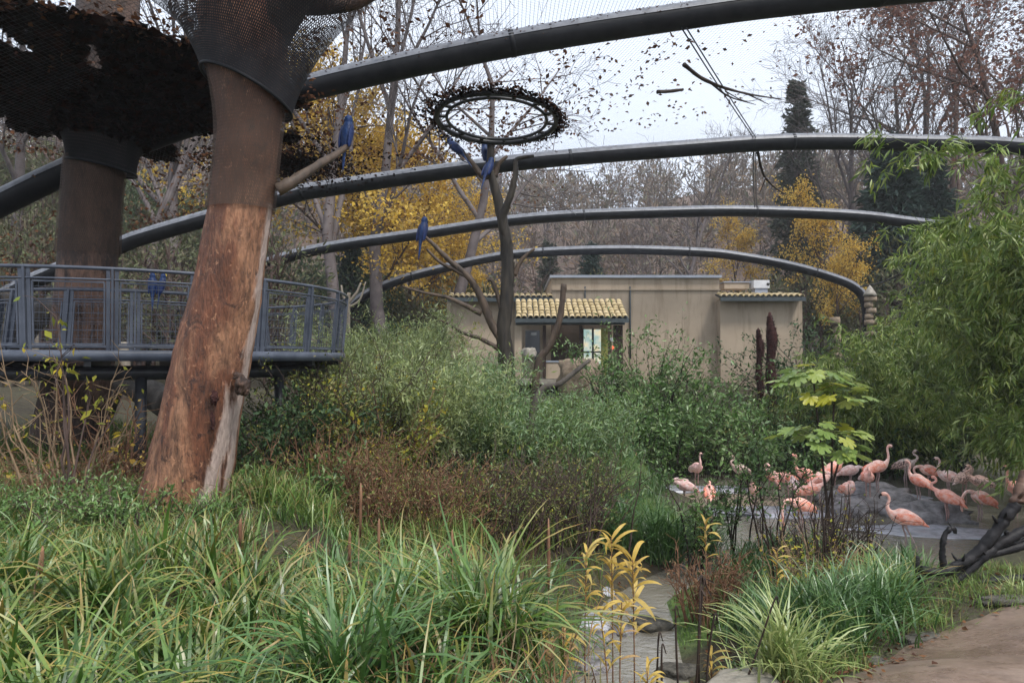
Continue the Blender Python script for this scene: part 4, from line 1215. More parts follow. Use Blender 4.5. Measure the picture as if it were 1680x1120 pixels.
# ================================================================ pond rocks, kerb, slab, driftwood
def on_ground(q, d): return at(q, d) + np.array([0, 0, .01])
rock('pond_rock', (9.35, 18.5, -1.68), (1.25, 1.0, .7), 'broad dark grey rock island the tall flamingo stands on', M['rock'], 2, amp=.34, freq=1.8, flat=.9)
rock('pond_rock', (8.3, 17.5, -1.7), (.6, .55, .4), 'small dark rock at the left foot of the rock island', M['rock'], 12, amp=.34, freq=1.8, flat=1.0)
rock('pond_rock', (9.95, 16.95, -1.66), (1.0, .6, .52), 'lower dark rock shelf in front of the rock island', M['rock'], 5, amp=.4, freq=2.0, rz=-.3, flat=1.0)
rock('pond_ledge', (9.3, 15.7, -1.66), (2.1, .75, .10), 'wide wet pale ledge around the foot of the rock island', M['wet_ledge'], 8, 'rock ledge', amp=.4, freq=2.2, rz=-.18)
rock('pond_ledge', (10.6, 19.6, -1.68), (1.2, .6, .14), 'wet pale ledge behind the rock island', M['wet_ledge'], 13, 'rock ledge', amp=.16)
rock('pond_ledge', (6.3, 17.6, -1.64), (1.9, .6, .14), 'wet pebbly ledge under the crowd of flamingos', M['wet_ledge'], 15, 'rock ledge', amp=.4, freq=2.2)
rock('pond_ledge', (4.7, 20.3, -1.64), (2.3, .6, .22), 'long grey ledge along the far lawn edge of the pond', M['wet_ledge'], 18, 'rock ledge', amp=.4, freq=2.2)
rock('pond_rock', (5.5, 18.9, -1.68), (1.9, 1.0, .26), 'flat brown gravel bar where pale flamingos rest', M['tan_rock'], 22, amp=.2)
rock('pond_rock', (7.3, 25.6, -1.7), (.9, .4, .22), 'small pale rock at the far shore under the big leaves', M['wet_ledge'], 24, amp=.2)
rock('kerb_stone', on_ground(1506, 6.45), (.22, .09, .05), 'dark mossy kerb stone at the path edge below the driftwood', M['kerb'], 31, 'kerb stone', rz=.3, amp=.4, freq=2.4)
rock('kerb_stone', on_ground(1650, 6.95), (.32, .1, .06), 'dark kerb stone at the path edge under the bamboo', M['kerb'], 33, 'kerb stone', rz=.1, amp=.4, freq=2.4)
rock('kerb_stone', on_ground(1432, 5.95), (.12, .08, .05), 'small dark kerb stone beside the variegated sedge', M['kerb'], 35, 'kerb stone', rz=.8, amp=.4, freq=2.4)
rock('stone_slab', (1.62, 4.9, -.10), (.26, .36, .10), 'pale flat stone slab at the bottom beside the variegated sedge', M['pale_stone'], 37, 'stone slab', amp=.12, rz=-.5)
slabs_ = ['rounded dark stone at the left edge of the stream foot', 'small grey stone at the right edge of the stream foot', 'low dark stone in the middle of the stream', 'brown stone at the lawn side of the stream', 'dark stone under the yellow stems']
for i, (x_, y_, r_) in enumerate([(.95, 8.75, .22), (2.05, 8.6, .2), (1.55, 9.9, .16), (1.95, 10.1, .24), (1.0, 9.6, .26)]):
    rock('stream_stone', (x_, y_, -1.6), (r_ * 1.3, r_, r_ * .55), slabs_[i], M['kerb'] if i % 2 else M['rock'], 60 + i, amp=.4, freq=2.0)
rock('stream_stone', (1.2, 11.6, -1.6), (.5, .35, .14), 'grey stone breaking the stream below the dark sedge', M['wet_ledge'], 41, amp=.2)
rock('stream_stone', (1.0, 10.2, -1.62), (.45, .35, .16), 'pale wet stone at the near bank of the stream', M['wet_ledge'], 43, amp=.25)
DD = 7.5
dw = thing('driftwood', 'black wet driftwood branches lying at the pond edge beside the path', 'driftwood', tuple(P(1540, 955, DD)))
def dbr(pts, w0, w1, mat='drift', seed=0):
    q = catmull([P(x, y, DD + (o[0] if o else 0)) for x, y, *o in pts], 10)
    rg = np.random.default_rng(seed)
    q = q + rg.normal(0, .003, q.shape)
    wv = np.linspace(w0, w1, len(q)) * .8 / 2 / F * DD * (1 + .07 * np.sin(np.arange(len(q)) * .6 + seed) + rg.normal(0, .03, len(q)))
    mb = MB(); mb.tube(q, wv, 14, jitter=.04, seed=seed)
    for k in range(3):                                   # broken twig stubs
        i = rg.integers(2, len(q) - 2); d_ = nrm(rg.normal(0, 1, 3) + [0, 0, .6])
        mb.tube([q[i], q[i] + d_ * wv[i] * 1.8, q[i] + d_ * wv[i] * 2.6 + [0, 0, .01]], [wv[i] * .4, wv[i] * .28, wv[i] * .12], 6, jitter=.1, seed=k)
    mb.build('branch', M[mat], dw)
dbr([(1512, 935), (1545, 938), (1585, 920), (1618, 890), (1645, 855), (1668, 825)], 17, 24, seed=1)
dbr([(1668, 825), (1676, 800, .05), (1684, 775, .1)], 24, 22, 'drift_end', seed=2)
dbr([(1543, 968), (1580, 945), (1622, 905), (1660, 880), (1720, 850)], 18, 20, seed=3)
dbr([(1548, 938), (1546, 905), (1549, 880), (1562, 865), (1568, 872)], 13, 8, seed=4)
dbr([(1515, 965), (1506, 940), (1505, 912)], 17, 9, seed=5)
dbr([(1560, 930), (1600, 915), (1660, 900), (1720, 880)], 16, 18, seed=6)
dbr([(1555, 960), (1610, 955), (1700, 945)], 14, 16, seed=7)
dbr([(1650, 870), (1660, 890), (1690, 880)], 9, 7, seed=8)
# ================================================================ plant generators
def strokes(P0, P1, r0, r1, sides=3):
    """many tapered prisms"""
    n = len(P0)
    T = nrm(P1 - P0)
    ref = np.where(np.abs(T[:, 2:3]) < .9, np.array([[0, 0, 1.0]]), np.array([[1.0, 0, 0]]))
    u = nrm(np.cross(T, ref)); v = np.cross(T, u)
    r0 = np.broadcast_to(r0, (n,)); r1 = np.broadcast_to(r1, (n,))
    ang = np.arange(sides) / sides * 2 * math.pi
    ca, sa = np.cos(ang), np.sin(ang)
    ringd = ca[None, :, None] * u[:, None] + sa[None, :, None] * v[:, None]
    V = np.concatenate([P0[:, None] + ringd * r0[:, None, None], P1[:, None] + ringd * r1[:, None, None]], 1).reshape(-1, 3)
    b = (np.arange(n) * 2 * sides)[:, None]
    k = np.arange(sides); k2 = (k + 1) % sides
    Q = np.stack([b + k, b + k2, b + sides + k2, b + sides + k], -1).reshape(-1, 4)
    return V, Q

def leaves(C, D, Nn, L, W, fold=.15):
    """pointed folded leaves from base C along D"""
    n = len(C)
    D = nrm(D); S = nrm(np.cross(D, Nn)); U = np.cross(S, D)
    L = np.broadcast_to(L, (n,))[:, None]; W = np.broadcast_to(W, (n,))[:, None]
    m = C + D * L * .42
    V = np.stack([C, m + S * W / 2 + U * W * fold, C + D * L - U * L * .08, m - S * W / 2 + U * W * fold], 1).reshape(-1, 3)
    b = np.arange(n)[:, None] * 4
    T = np.concatenate([b + np.array([0, 1, 2]), b + np.array([0, 2, 3])])
    return V, T

def blades(B, az, tilt, L, W, curl, segs, rng):
    """curving strap leaves. B (n,3) bases"""
    n = len(B)
    t = np.linspace(0, 1, segs + 1)
    th = tilt[:, None] + curl[:, None] * (t[None] ** 1.5)        # angle from vertical
    ds = (L / segs)[:, None]
    hx = np.concatenate([np.zeros((n, 1)), np.cumsum(np.sin(th[:, :-1]) * ds, 1)], 1)
    hz = np.concatenate([np.zeros((n, 1)), np.cumsum(np.cos(th[:, :-1]) * ds, 1)], 1)
    bend = rng.normal(0, .25, n)[:, None] * t[None] ** 2
    a = az[:, None] + bend
    S = np.stack([B[:, 0:1] + hx * np.cos(a), B[:, 1:2] + hx * np.sin(a), B[:, 2:3] + hz], -1)
    tw = rng.uniform(-.9, .9, n)[:, None] * t[None]
    side = np.stack([-np.sin(a) * np.cos(tw), np.cos(a) * np.cos(tw), np.sin(tw)], -1)
    w = W[:, None] * np.clip(np.minimum(.55 + 1.5 * t, 1.0) * (1 - t ** 3) + .04, 0, 1)[None]
    V = np.stack([S - side * w[..., None] / 2, S + side * w[..., None] / 2], 2).reshape(-1, 3)
    base = (np.arange(n)[:, None] * (segs + 1) + np.arange(segs)[None]) * 2
    Q = np.stack([base, base + 1, base + 3, base + 2], -1).reshape(-1, 4)
    ta = np.broadcast_to(np.repeat(t, 2)[None], (n, (segs + 1) * 2)).ravel()
    return V, Q, ta

def tuft(C, nb, L, W, rng, spread=.12, tilt=(.05, .7), curl=(.6, 1.7), segs=6):
    """blades for many tufts. C (m,3); nb per tuft"""
    m = len(C); n = m * nb
    B = np.repeat(C, nb, 0) + np.concatenate([rng.normal(0, spread, (n, 2)), np.zeros((n, 1))], 1)
    L_ = np.repeat(np.broadcast_to(L, (m,)), nb) * rng.uniform(.55, 1.15, n)
    W_ = np.repeat(np.broadcast_to(W, (m,)), nb) * rng.uniform(.6, 1.25, n)
    az = rng.uniform(0, 2 * math.pi, n)
    return blades(B, az, rng.uniform(*tilt, n), L_, W_, rng.uniform(*curl, n), segs, rng)

def poly_strokes(paths, r0, r1, sides=3):
    """paths (n,k,3) -> chain of prisms"""
    n, k, _ = paths.shape
    r0 = np.broadcast_to(r0, (n,)); r1 = np.broadcast_to(r1, (n,))
    Vs, Qs, off = [], [], 0
    for i in range(k - 1):
        a = r0 + (r1 - r0) * i / (k - 1); b = r0 + (r1 - r0) * (i + 1) / (k - 1)
        V, Q = strokes(paths[:, i], paths[:, i + 1], a, b, sides)
        Vs.append(V); Qs.append(Q + off); off += len(V)
    return np.concatenate(Vs), np.concatenate(Qs)

def arching(B, az, tilt, L, curl, k, rng, wob=.06):
    n = len(B); t = np.linspace(0, 1, k)
    th = tilt[:, None] + curl[:, None] * t[None] ** 1.4
    ds = (L / (k - 1))[:, None]
    hx = np.concatenate([np.zeros((n, 1)), np.cumsum(np.sin(th[:, :-1]) * ds, 1)], 1)
    hz = np.concatenate([np.zeros((n, 1)), np.cumsum(np.cos(th[:, :-1]) * ds, 1)], 1)
    S = np.stack([B[:, 0:1] + hx * np.cos(az)[:, None], B[:, 1:2] + hx * np.sin(az)[:, None], B[:, 2:3] + hz], -1)
    return S + rng.normal(0, 1, S.shape) * (wob * L)[:, None, None] * t[None, :, None] * .5

def on_paths(S, n, rng, lo=.25):
    m, k, _ = S.shape
    i = rng.integers(0, m, n); t = rng.uniform(lo, 1, n) * (k - 1); j = np.minimum(t.astype(int), k - 2); f = (t - j)[:, None]
    p = S[i, j] * (1 - f) + S[i, j + 1] * f
    d = nrm(S[i, j + 1] - S[i, j])
    return p, d

def shrub(name, label, base, rx, h, nstem, nleaf, L, W, leaf, twig, seed, cat='shrub', group=None, spread=.3, curl=(.2, .9), tilt=(.0, .55), lo=.25, jitter=.16, twigs=6, leaf2=None, f2=.15, droop=.0, ry=None):
    rng = np.random.default_rng(seed)
    base = np.array(base, float); ry = ry or rx
    t = thing(name, label, cat, tuple(base), group)
    B = base + np.stack([rng.normal(0, spread * rx, nstem), rng.normal(0, spread * ry, nstem), np.full(nstem, -.1)], 1)
    az = np.arctan2((B - base)[:, 1], (B - base)[:, 0]) + rng.normal(0, .6, nstem)
    S = arching(B, az, rng.uniform(*tilt, nstem), h * rng.uniform(.65, 1.15, nstem), rng.uniform(*curl, nstem), 7, rng)
    V, Q = poly_strokes(S, .012 + h * .005, .004, 4)
    mb = MB(); mb.add(V, Q)
    # side twigs
    if twigs:
        nt_ = nstem * twigs
        p, d = on_paths(S, nt_, rng, lo)
        dd = nrm(d + rng.normal(0, .75, (nt_, 3)))
        Lt = h * rng.uniform(.12, .34, nt_)
        e = p + dd * Lt[:, None]; mid = (p + e) / 2 + rng.normal(0, .03 * h, (nt_, 3)); e = e - np.array([0, 0, 1.0]) * (droop * Lt)[:, None]
        S2 = np.stack([p, mid, e], 1)
        V, Q = poly_strokes(S2, .006, .0025, 3); mb.add(V, Q)
    else: S2 = None
    tag(mb.build('stems', M[twig], t), kind='stuff')
    def put(nm, n, mat):
        if S2 is not None:
            n2 = int(n * .75)
            p, d = on_paths(S2, n2, rng, .1); p1, d1 = on_paths(S, n - n2, rng, lo)
            p = np.concatenate([p, p1]); d = np.concatenate([d, d1])
        else: p, d = on_paths(S, n, rng, lo)
        p = p + rng.normal(0, jitter * .35, (n, 3))
        dd = nrm(d * .5 + rng.normal(0, .7, (n, 3)) + np.array([0, 0, -droop]))
        up = nrm(np.array([0, 0, 1.0]) + rng.normal(0, .6, (n, 3)))
        s_ = np.clip(np.exp(rng.normal(-.12, .36, n)), .4, 1.8)
        V, T = leaves(p, dd, up, L * s_, W * s_)
        o = obj(nm, mesh_np(nm, V, [T]), M[mat], t); return o
    if nleaf: put('foliage', nleaf, leaf)
    if leaf2: put('yellow_foliage', int(nleaf * f2), leaf2)
    return t

# ---- trees: trunk + crown
def grow(seed, h, r0, levels=5, first=.28, nb=(7, 5, 4, 4, 3), spread=(.75, .7, .7, .8), lr=(.55, .55, .55, .5), up=.15, wander=.12, lean=0.0):
    rnd = random.Random(seed)
    segs = [[] for _ in range(levels)]
    tips = []
    def br(p, d, L, r, lv):
        n = 6 if lv == 0 else (5 if lv == 1 else 3)
        pts = [p]; rr = [r]
        q = p.copy(); dd = d.copy()
        for i in range(n):
            dd = dd + Vector((rnd.gauss(0, wander), rnd.gauss(0, wander), rnd.gauss(0, wander * .6) + (up * .35 if lv else .06)))
            dd.normalize(); q = q + dd * (L / n)
            pts.append(q.copy()); rr.append(r * (1 - .72 * (i + 1) / n) if lv else r * (1 - .8 * (i + 1) / n))
        for i in range(n): segs[lv].append((pts[i], pts[i + 1], rr[i], rr[i + 1]))
        if lv + 1 < levels:
            k = nb[lv]
            for j in range(k):
                t = (first + (1 - first) * (j + rnd.random() * .8) / k) if lv == 0 else (.25 + .75 * (j + rnd.random() * .8) / k)
                t = min(t, .999); i = int(t * n); f = t * n - i
                bp = pts[i].lerp(pts[i + 1], f); bd = (pts[i + 1] - pts[i]).normalized()
                ax = Vector((rnd.gauss(0, 1), rnd.gauss(0, 1), rnd.gauss(0, 1))).cross(bd).normalized()
                ang = spread[lv] * rnd.uniform(.6, 1.25)
                nd = bd * math.cos(ang) + ax * math.sin(ang)
                br(bp, nd, L * lr[lv] * rnd.uniform(.7, 1.2) * (1.15 - .5 * t if lv == 0 else 1), max((rr[i] * .55), .012), lv + 1)
        else: tips.append((pts[-1], dd.copy()))
    br(Vector((0, 0, 0)), Vector((lean, 0, 1)).normalized(), h, r0, 0)
    out = []
    for s_ in segs:
        if s_: out.append((np.array([a[:] for a, *_ in s_]), np.array([b[:] for _, b, *_ in s_]), np.array([x[2] for x in s_]), np.array([x[3] for x in s_])))
    return out, np.array([t[0][:] for t in tips]), np.array([t[1][:] for t in tips])

def tree_meshes(seed, h, r0, nleaf=0, leafL=.16, leafW=.1, jit=.5, minr=.012, **kw):
    segs, tp_, td = grow(seed, h, r0, **kw)
    mbt = MB()
    for s_ in segs[:2]: mbt.add(*strokes(s_[0], s_[1], s_[2], s_[3], 7))
    tm = mbt.mesh('trunk')
    mbc = MB()
    for s_ in segs[2:]: mbc.add(*strokes(s_[0], s_[1], np.maximum(s_[2], minr), np.maximum(s_[3], minr * .8), 3))
    cm = mbc.mesh('branches')
    lm = None
    if nleaf:
        rng = np.random.default_rng(seed)
        last = segs[-1]; i = rng.integers(0, len(last[0]), nleaf); f = rng.uniform(0, 1, nleaf)[:, None]
        p = last[0][i] * (1 - f) + last[1][i] * f + rng.normal(0, jit * .4, (nleaf, 3))
        d = nrm(rng.normal(0, 1, (nleaf, 3)) + np.array([0, 0, -.3])); u = nrm(rng.normal(0, .6, (nleaf, 3)) + np.array([0, 0, 1.0]))
        s_ = rng.uniform(.6, 1.4, nleaf)
        V, T = leaves(p, d, u, leafL * s_, leafW * s_)
        lm = mesh_np('leaves', V, [T])
    return tm, cm, lm
def put_tree(label, px, d, meshes, twig, leaf=None, scale=1.0, rz=0.0, name='bare_tree', group='trees beyond the net', zoff=0.0, sx=1.0):
    tm, cm, lm = meshes
    x = X(px, d)
    t = thing(name, label, 'tree', (x, d, H1(x, d) - .2 + zoff), group)
    t.rotation_euler = (0, 0, rz); t.scale = (scale * sx, scale * sx, scale)
    for nm, me_, mt in (('trunk', tm, twig), ('crown', cm, twig), ('leaves', lm, leaf)):
        if me_ is None or mt is None: continue
        o = bpy.data.objects.new(nm, me_)
        if not me_.materials: me_.materials.append(None)
        col.objects.link(o); o.parent = t
        o.material_slots[0].link = 'OBJECT'; o.material_slots[0].material = M[mt]
    return t

def conifer(label, px, py_top, d, w, mat, seed, group='conifers beyond the net', bare=.08, n_branch=420):
    rng = np.random.default_rng(seed)
    x = X(px, d); z0 = H1(x, d) - .2; zt = P(px, py_top, d)[2]; h = zt - z0
    t = thing('conifer', label, 'tree', (x, d, z0), group)
    mb = MB(); mb.tube([(x, d, z0), (x, d, z0 + h * .5), (x, d, zt)], [h * .016, h * .01, .02], 8); mb.build('trunk', M['twig_brown'], t)
    u = rng.uniform(bare, 1, n_branch); az = rng.uniform(0, 2 * math.pi, n_branch)
    Lb = w * (1 - u) ** .75 * rng.uniform(.6, 1.1, n_branch) + .25
    B = np.stack([np.full(n_branch, x), np.full(n_branch, d), z0 + h * u], 1)
    S = arching(B, az, np.full(n_branch, 1.25) - .4 * u, Lb, rng.uniform(.3, .8, n_branch), 5, rng, .05)
    V, Q = poly_strokes(S, .05, .012, 3); mb = MB(); mb.add(V, Q)
    n = n_branch * 26
    p, dd = on_paths(S, n, rng, .08)
    p = p + rng.normal(0, .13, (n, 3)) - np.array([0, 0, .05])
    dr = nrm(dd + rng.normal(0, .55, (n, 3)) + np.array([0, 0, -.35]))
    s_ = rng.uniform(.6, 1.4, n) * (w / 3.5)
    V, T = leaves(p, dr, nrm(rng.normal(0, 1, (n, 3)) + [0, 0, .6]), .5 * s_, .16 * s_)
    mb.build('branches', M['twig_brown'], t)
    obj('crown', mesh_np('crown', V, [T]), M[mat], t)

# ================================================================ far hill wood: one mass
rng = np.random.default_rng(77)
def far_wood(name, label, pts, hts, mat, twig, seed, nseg=70, nl=130, leaf=(.55, .35)):
    rng = np.random.default_rng(seed)
    m = len(pts)
    # stems
    i = np.repeat(np.arange(m), nseg); n = len(i)
    hh = hts[i]
    az = rng.uniform(0, 2 * math.pi, n); u = rng.uniform(.15, .75, n)
    p0 = pts[i] + np.stack([0 * u, 0 * u, u * hh], 1)
    L = hh * rng.uniform(.2, .5, n) * (1.05 - u)
    th = rng.uniform(.25, .9, n)
    p1 = p0 + np.stack([np.sin(th) * np.cos(az), np.sin(th) * np.sin(az), np.cos(th)], 1) * L[:, None]
    Vs, Qs = strokes(p0, p1, hh * .006, hh * .002, 3)
    Vt, Qt = strokes(pts - [0, 0, .5], pts + np.stack([0 * hts, 0 * hts, hts * .8], 1), hts * .014, hts * .005, 5)
    mb = MB(); mb.add(Vs, Qs); mb.add(Vt, Qt)
    i = np.repeat(np.arange(m), nl); n = len(i); hh = hts[i]
    q = nrm(rng.normal(0, 1, (n, 3))) * (rng.uniform(.25, 1, n) ** .5)[:, None]
    C = pts[i] + np.stack([q[:, 0] * hh * .3, q[:, 1] * hh * .3, hh * (.62 + .38 * q[:, 2])], 1)
    s_ = rng.uniform(.5, 1.4, n) * np.clip(C[:, 1] / 42, .55, 1.5)
    dirs = nrm(q + rng.normal(0, .6, (n, 3)) + [0, 0, .4])
    V, T = leaves(C, dirs, nrm(rng.normal(0, 1, (n, 3))), leaf[0] * s_, leaf[1] * s_)
    b = mb.n
    mb.add(V, T, 1)
    return tag(mb.build(name, [M[twig], M[mat]]), label, kind='stuff')
def scatter(n, x0, x1, y0, y1, rng, px_lo=None, px_hi=None):
    y = rng.uniform(y0, y1, n)
    x = rng.uniform(x0, x1, n)
    return np.stack([x, y, H(x, y)], 1)
# hillside at the back
n = 520
y = rng.uniform(75, 175, n); x = X(rng.uniform(-200, 1900, n), 1) * y
far_wood('far_wood', 'brown leafless wood covering the distant hill', np.stack([x, y, H(x, y)], 1), rng.uniform(7, 12, n), 'wood_far', 'twig_grey', 1, 22, 215, (.68, .15))
# brushy slope on the left behind the walkway
n = 150
y = rng.uniform(24, 52, n); x = X(rng.uniform(-260, 480, n), 1) * y
far_wood('brush_slope', 'grey brown brushwood on the slope behind the walkway', np.stack([x, y, H(x, y)], 1), rng.uniform(3.5, 7.5, n), 'thicket', 'twig_brown', 2, 26, 330, (.36, .125))
n = 44
y = rng.uniform(40.5, 54, n); x = X(rng.uniform(170, 640, n), 1) * y
far_wood('evergreen_thicket', 'grey green evergreen thicket behind the second arch', np.stack([x, y, H(x, y)], 1), rng.uniform(4, 8, n), 'thicket_green', 'twig_brown', 3, 24, 700, (.32, .14))
# brush behind the building
n = 90
y = rng.uniform(41, 58, n); x = X(rng.uniform(640, 1480, n), 1) * y
far_wood('brush_bank', 'olive brown brushwood bank behind the stucco building', np.stack([x, y, H(x, y)], 1), rng.uniform(3.0, 6.0, n), 'thicket', 'twig_brown', 4, 24, 330, (.36, .13))
n = 60
y = rng.uniform(42, 60, n); x = X(rng.uniform(1300, 1900, n), 1) * y
far_wood('brush_bank_right', 'brown brushwood below the tall trees at the picture edge', np.stack([x, y, H(x, y)], 1), rng.uniform(4, 8.0, n), 'thicket', 'twig_brown', 6, 30, 360, (.36, .13))

# ================================================================ single trees
TA = tree_meshes(1, 18, .34, nb=(9, 6, 5, 4), levels=5, spread=(.6, .6, .7, .8), lr=(.5, .5, .5, .5))
TB = tree_meshes(2, 18, .36, nb=(8, 6, 5, 4), levels=5, spread=(.85, .7, .75, .8), lr=(.55, .52, .5, .5), first=.35)
TC = tree_meshes(3, 18, .22, nb=(12, 5, 4, 3), levels=5, spread=(.7, .6, .7, .8), lr=(.32, .5, .5, .5), first=.3)
TD = tree_meshes(4, 18, .30, nb=(7, 6, 5, 4), levels=5, spread=(.5, .6, .7, .8), lr=(.6, .5, .5, .5), first=.2)
TR = tree_meshes(5, 18, .34, 6500, .22, .15, .7, nb=(9, 6, 5, 4), levels=5, spread=(.75, .7, .7, .8), lr=(.52, .52, .5, .5), first=.3)
TY = tree_meshes(6, 13, .24, 22000, .2, .14, .8, nb=(11, 6, 5, 4), levels=5, spread=(.95, .8, .8, .8), lr=(.5, .5, .5, .5), first=.12, up=.05)
TO = tree_meshes(7, 11, .2, 5000, .22, .15, .7, nb=(9, 5, 5, 4), levels=5, spread=(.8, .8, .8, .8), lr=(.48, .5, .5, .5), first=.25)
G1 = 'bare trees behind the net'
put_tree('tall bare tree just right of the dark conifer', 1395, 55, TA, 'twig_grey', scale=1.18, rz=.3, group=G1)
put_tree('tall bare spreading tree above the second arch with a few orange leaves', 1455, 52, TB, 'twig_grey', scale=1.22, rz=1.1, group=G1)
put_tree('bare grey tree behind the blue green spruce', 1530, 56, TA, 'twig_grey', scale=1.35, rz=2.4, group=G1)
put_tree('tall bare tree left of the rust coloured beech', 1590, 50, TD, 'twig_brown', scale=1.3, rz=.9, group=G1)
put_tree('beech with dull rust leaves in the upper picture corner', 1665, 44, TR, 'twig_brown', 'rust', scale=1.22, rz=.4, name='beech_tree')
put_tree('rear rust leaved beech behind the corner beech', 1600, 60, TR, 'twig_brown', 'rust', scale=1.25, rz=2.2, name='beech_tree')
put_tree('slender bare tree standing alone left of the dropping cable', 1130, 62, TC, 'twig_grey', scale=1.12, rz=.2, group=G1)
put_tree('small bare tree with rusty top left of the dark conifer', 1208, 66, TO, 'twig_brown', 'orange', scale=.85, rz=1.2, name='autumn_tree')
put_tree('golden tree below the second arch between building and spruce', 1350, 46, TO, 'twig_brown', 'orange', scale=.8, rz=.2, name='autumn_tree', sx=.9)
put_tree('low orange tree under the third arch before the spruce', 1375, 42, TO, 'twig_brown', 'orange', scale=.5, rz=2.5, name='autumn_tree')
put_tree('large golden leaved tree right of the stripped trunk', 580, 46, TY, 'twig_brown', 'gold', scale=1.2, rz=.6, name='autumn_tree')
put_tree('second golden tree, lower, spreading under the second arch', 665, 47, TY, 'twig_brown', 'gold', scale=.85, rz=2.6, name='autumn_tree')
put_tree('small golden tree low above the left eave of the building', 770, 46, TO, 'twig_brown', 'gold', scale=.5, rz=1.6, name='autumn_tree')
put_tree('tall bare tree with twin stems beside the net collar', 555, 36, TD, 'twig_grey', scale=1.3, rz=1.3, group=G1)
put_tree('tall bare tree above the golden tree', 640, 38, TA, 'twig_grey', scale=1.25, rz=2.0, group=G1)
put_tree('bare tree reaching over the top arch left of the ring', 720, 40, TB, 'twig_grey', scale=1.1, rz=.1, group=G1)
put_tree('bare tree between the two big trunks', 285, 34, TB, 'twig_grey', scale=1.1, rz=2.2, group=G1)
put_tree('thin bare tree behind the rear trunk funnel', 225, 30, TC, 'twig_grey', scale=1.2, rz=.2, group=G1)
put_tree('bare tree at the picture edge left of the rear trunk', 20, 36, TA, 'twig_grey', scale=1.0, rz=1.2, group=G1)
put_tree('bare tree at the far edge above the brush slope', 70, 45, TC, 'twig_brown', scale=.9, rz=.9, group=G1)
put_tree('slim bare tree in the wood above the porch', 1010, 60, TC, 'twig_brown', scale=.62, rz=.7, group=G1)
put_tree('slim bare tree in the wood above the left eave', 900, 64, TC, 'twig_brown', scale=.6, rz=1.7, group=G1)
put_tree('slim bare tree rising behind the tall building block', 1085, 58, TD, 'twig_grey', scale=.55, rz=2.7, group=G1)
conifer('dark conifer standing against the sky above the second arch', 1312, 136, 62, 3.6, 'needle_grey', 1)
conifer('dark blue green spruce below the second arch at the right', 1468, 232, 47, 4.4, 'needle', 2, n_branch=560)
conifer('second blue green spruce at the edge of the bamboo', 1532, 262, 50, 3.6, 'needle', 7)
conifer('small dark conifer in the wood above the porch roof', 972, 400, 60, 2.2, 'needle', 3, n_branch=260)
conifer('small dark conifer beside the golden tree under the third arch', 575, 400, 42, 1.7, 'needle', 4, n_branch=260)
conifer('dim conifer in the wood right of the perch tree', 900, 400, 66, 2.4, 'needle_grey', 5, n_branch=260)
# ================================================================ shrubs
GW = 'grey green willow shrubs round the perch tree'
wl = [
 (600, 17.0, 1.4, 2.8, 'pale willow shrub at the bend of the walkway'),
 (655, 18.0, 1.3, 2.8, 'pale willow shrub left of the perch tree with feathery top'),
 (735, 16.0, 1.4, 2.1, 'grey green willow shrub left of the perch tree foot'),
 (790, 14.6, 1.3, 1.95, 'grey green willow shrub just in front of the perch tree foot'),
 (862, 15.2, 1.3, 2.1, 'grey green willow shrub just right of the perch tree foot'),
 (925, 16.0, 1.2, 2.1, 'grey green willow shrub below the porch'),
 (690, 13.8, 1.2, 2.2, 'low grey green willow shrub in front of the willow bank'),
]
for i, (q, d, rx, h, lab) in enumerate(wl):
    shrub('willow_shrub', lab, at(q, d), rx, h, 60, 17000, .11, .023, 'willow_pale' if i in (0, 1, 6) else 'willow', 'culm', 100 + i, group=GW, spread=.42, tilt=(0, .35), curl=(.1, .8), lo=.2, jitter=.3, twigs=9)
shrub('green_shrub', 'olive green shrub left of the building', at(680, 25), 1.2, 2.7, 50, 9000, .12, .05, 'olive', 'twig_brown', 130, spread=.45, lo=.2, leaf2='yellow_green', f2=.12)
shrub('green_shrub', 'dark green shrub behind the willow near the left wall', at(635, 24), 1.5, 2.8, 50, 9000, .12, .05, 'green_dark', 'twig_dark', 131, spread=.45, lo=.15)
shrub('green_shrub', 'dark green shrub rising behind the bend of the walkway', at(600, 21), 1.6, 2.6, 45, 8000, .12, .05, 'olive', 'twig_brown', 132, spread=.45, lo=.15)
shrub('green_shrub', 'yellow speckled shrub under the end of the walkway', at(520, 12.5), 1.0, 1.9, 45, 5200, .06, .026, 'olive', 'twig_dark', 133, spread=.42, leaf2='yellow_green', f2=.12)
shrub('green_shrub', 'yellow leaved shrub in the middle of the thicket', at(640, 12.4), .7, 1.9, 26, 1800, .08, .045, 'olive', 'twig_red', 134, spread=.4, leaf2='yellow_green', f2=.5)
# brown twiggy thicket
GB = 'red brown twiggy shrubs in the middle of the bank'
for i, (q, d, rx, h, lab) in enumerate([
 (560, 10.8, 1.0, 1.25, 'red brown twiggy shrub right of the stripped trunk'),
 (640, 10.4, 1.0, 1.2, 'red brown twiggy shrub in the middle behind the sedge'),
 (710, 10.2, .9, 1.1, 'low red brown twiggy shrub behind the tall brown seed stalks'),
 (790, 11.2, .95, 1.3, 'dark brown twiggy shrub under the willow'),
 (875, 11.8, 1.0, 1.45, 'dark brown twiggy shrub above the stream'),
 (935, 12.6, .8, 1.6, 'brown twiggy shrub beside the lawn gap'),
 (600, 13.6, 1.1, 2.4, 'tall brown twiggy shrub before the pale willow'),
 ]):
    shrub('twiggy_shrub', lab, at(q, d), rx, h, 90, 4200, .055, .018, 'olive' if i in (0, 2, 3, 4, 5, 6) else 'grass_dead', 'twig_red' if i < 3 else 'twig_brown', 150 + i, group=GB, spread=.42, tilt=(0, .5), curl=(-.1, .7), lo=.1, jitter=.2, twigs=8, leaf2='green' if i % 2 else 'yellow_green', f2=.3 if i % 2 else .1)
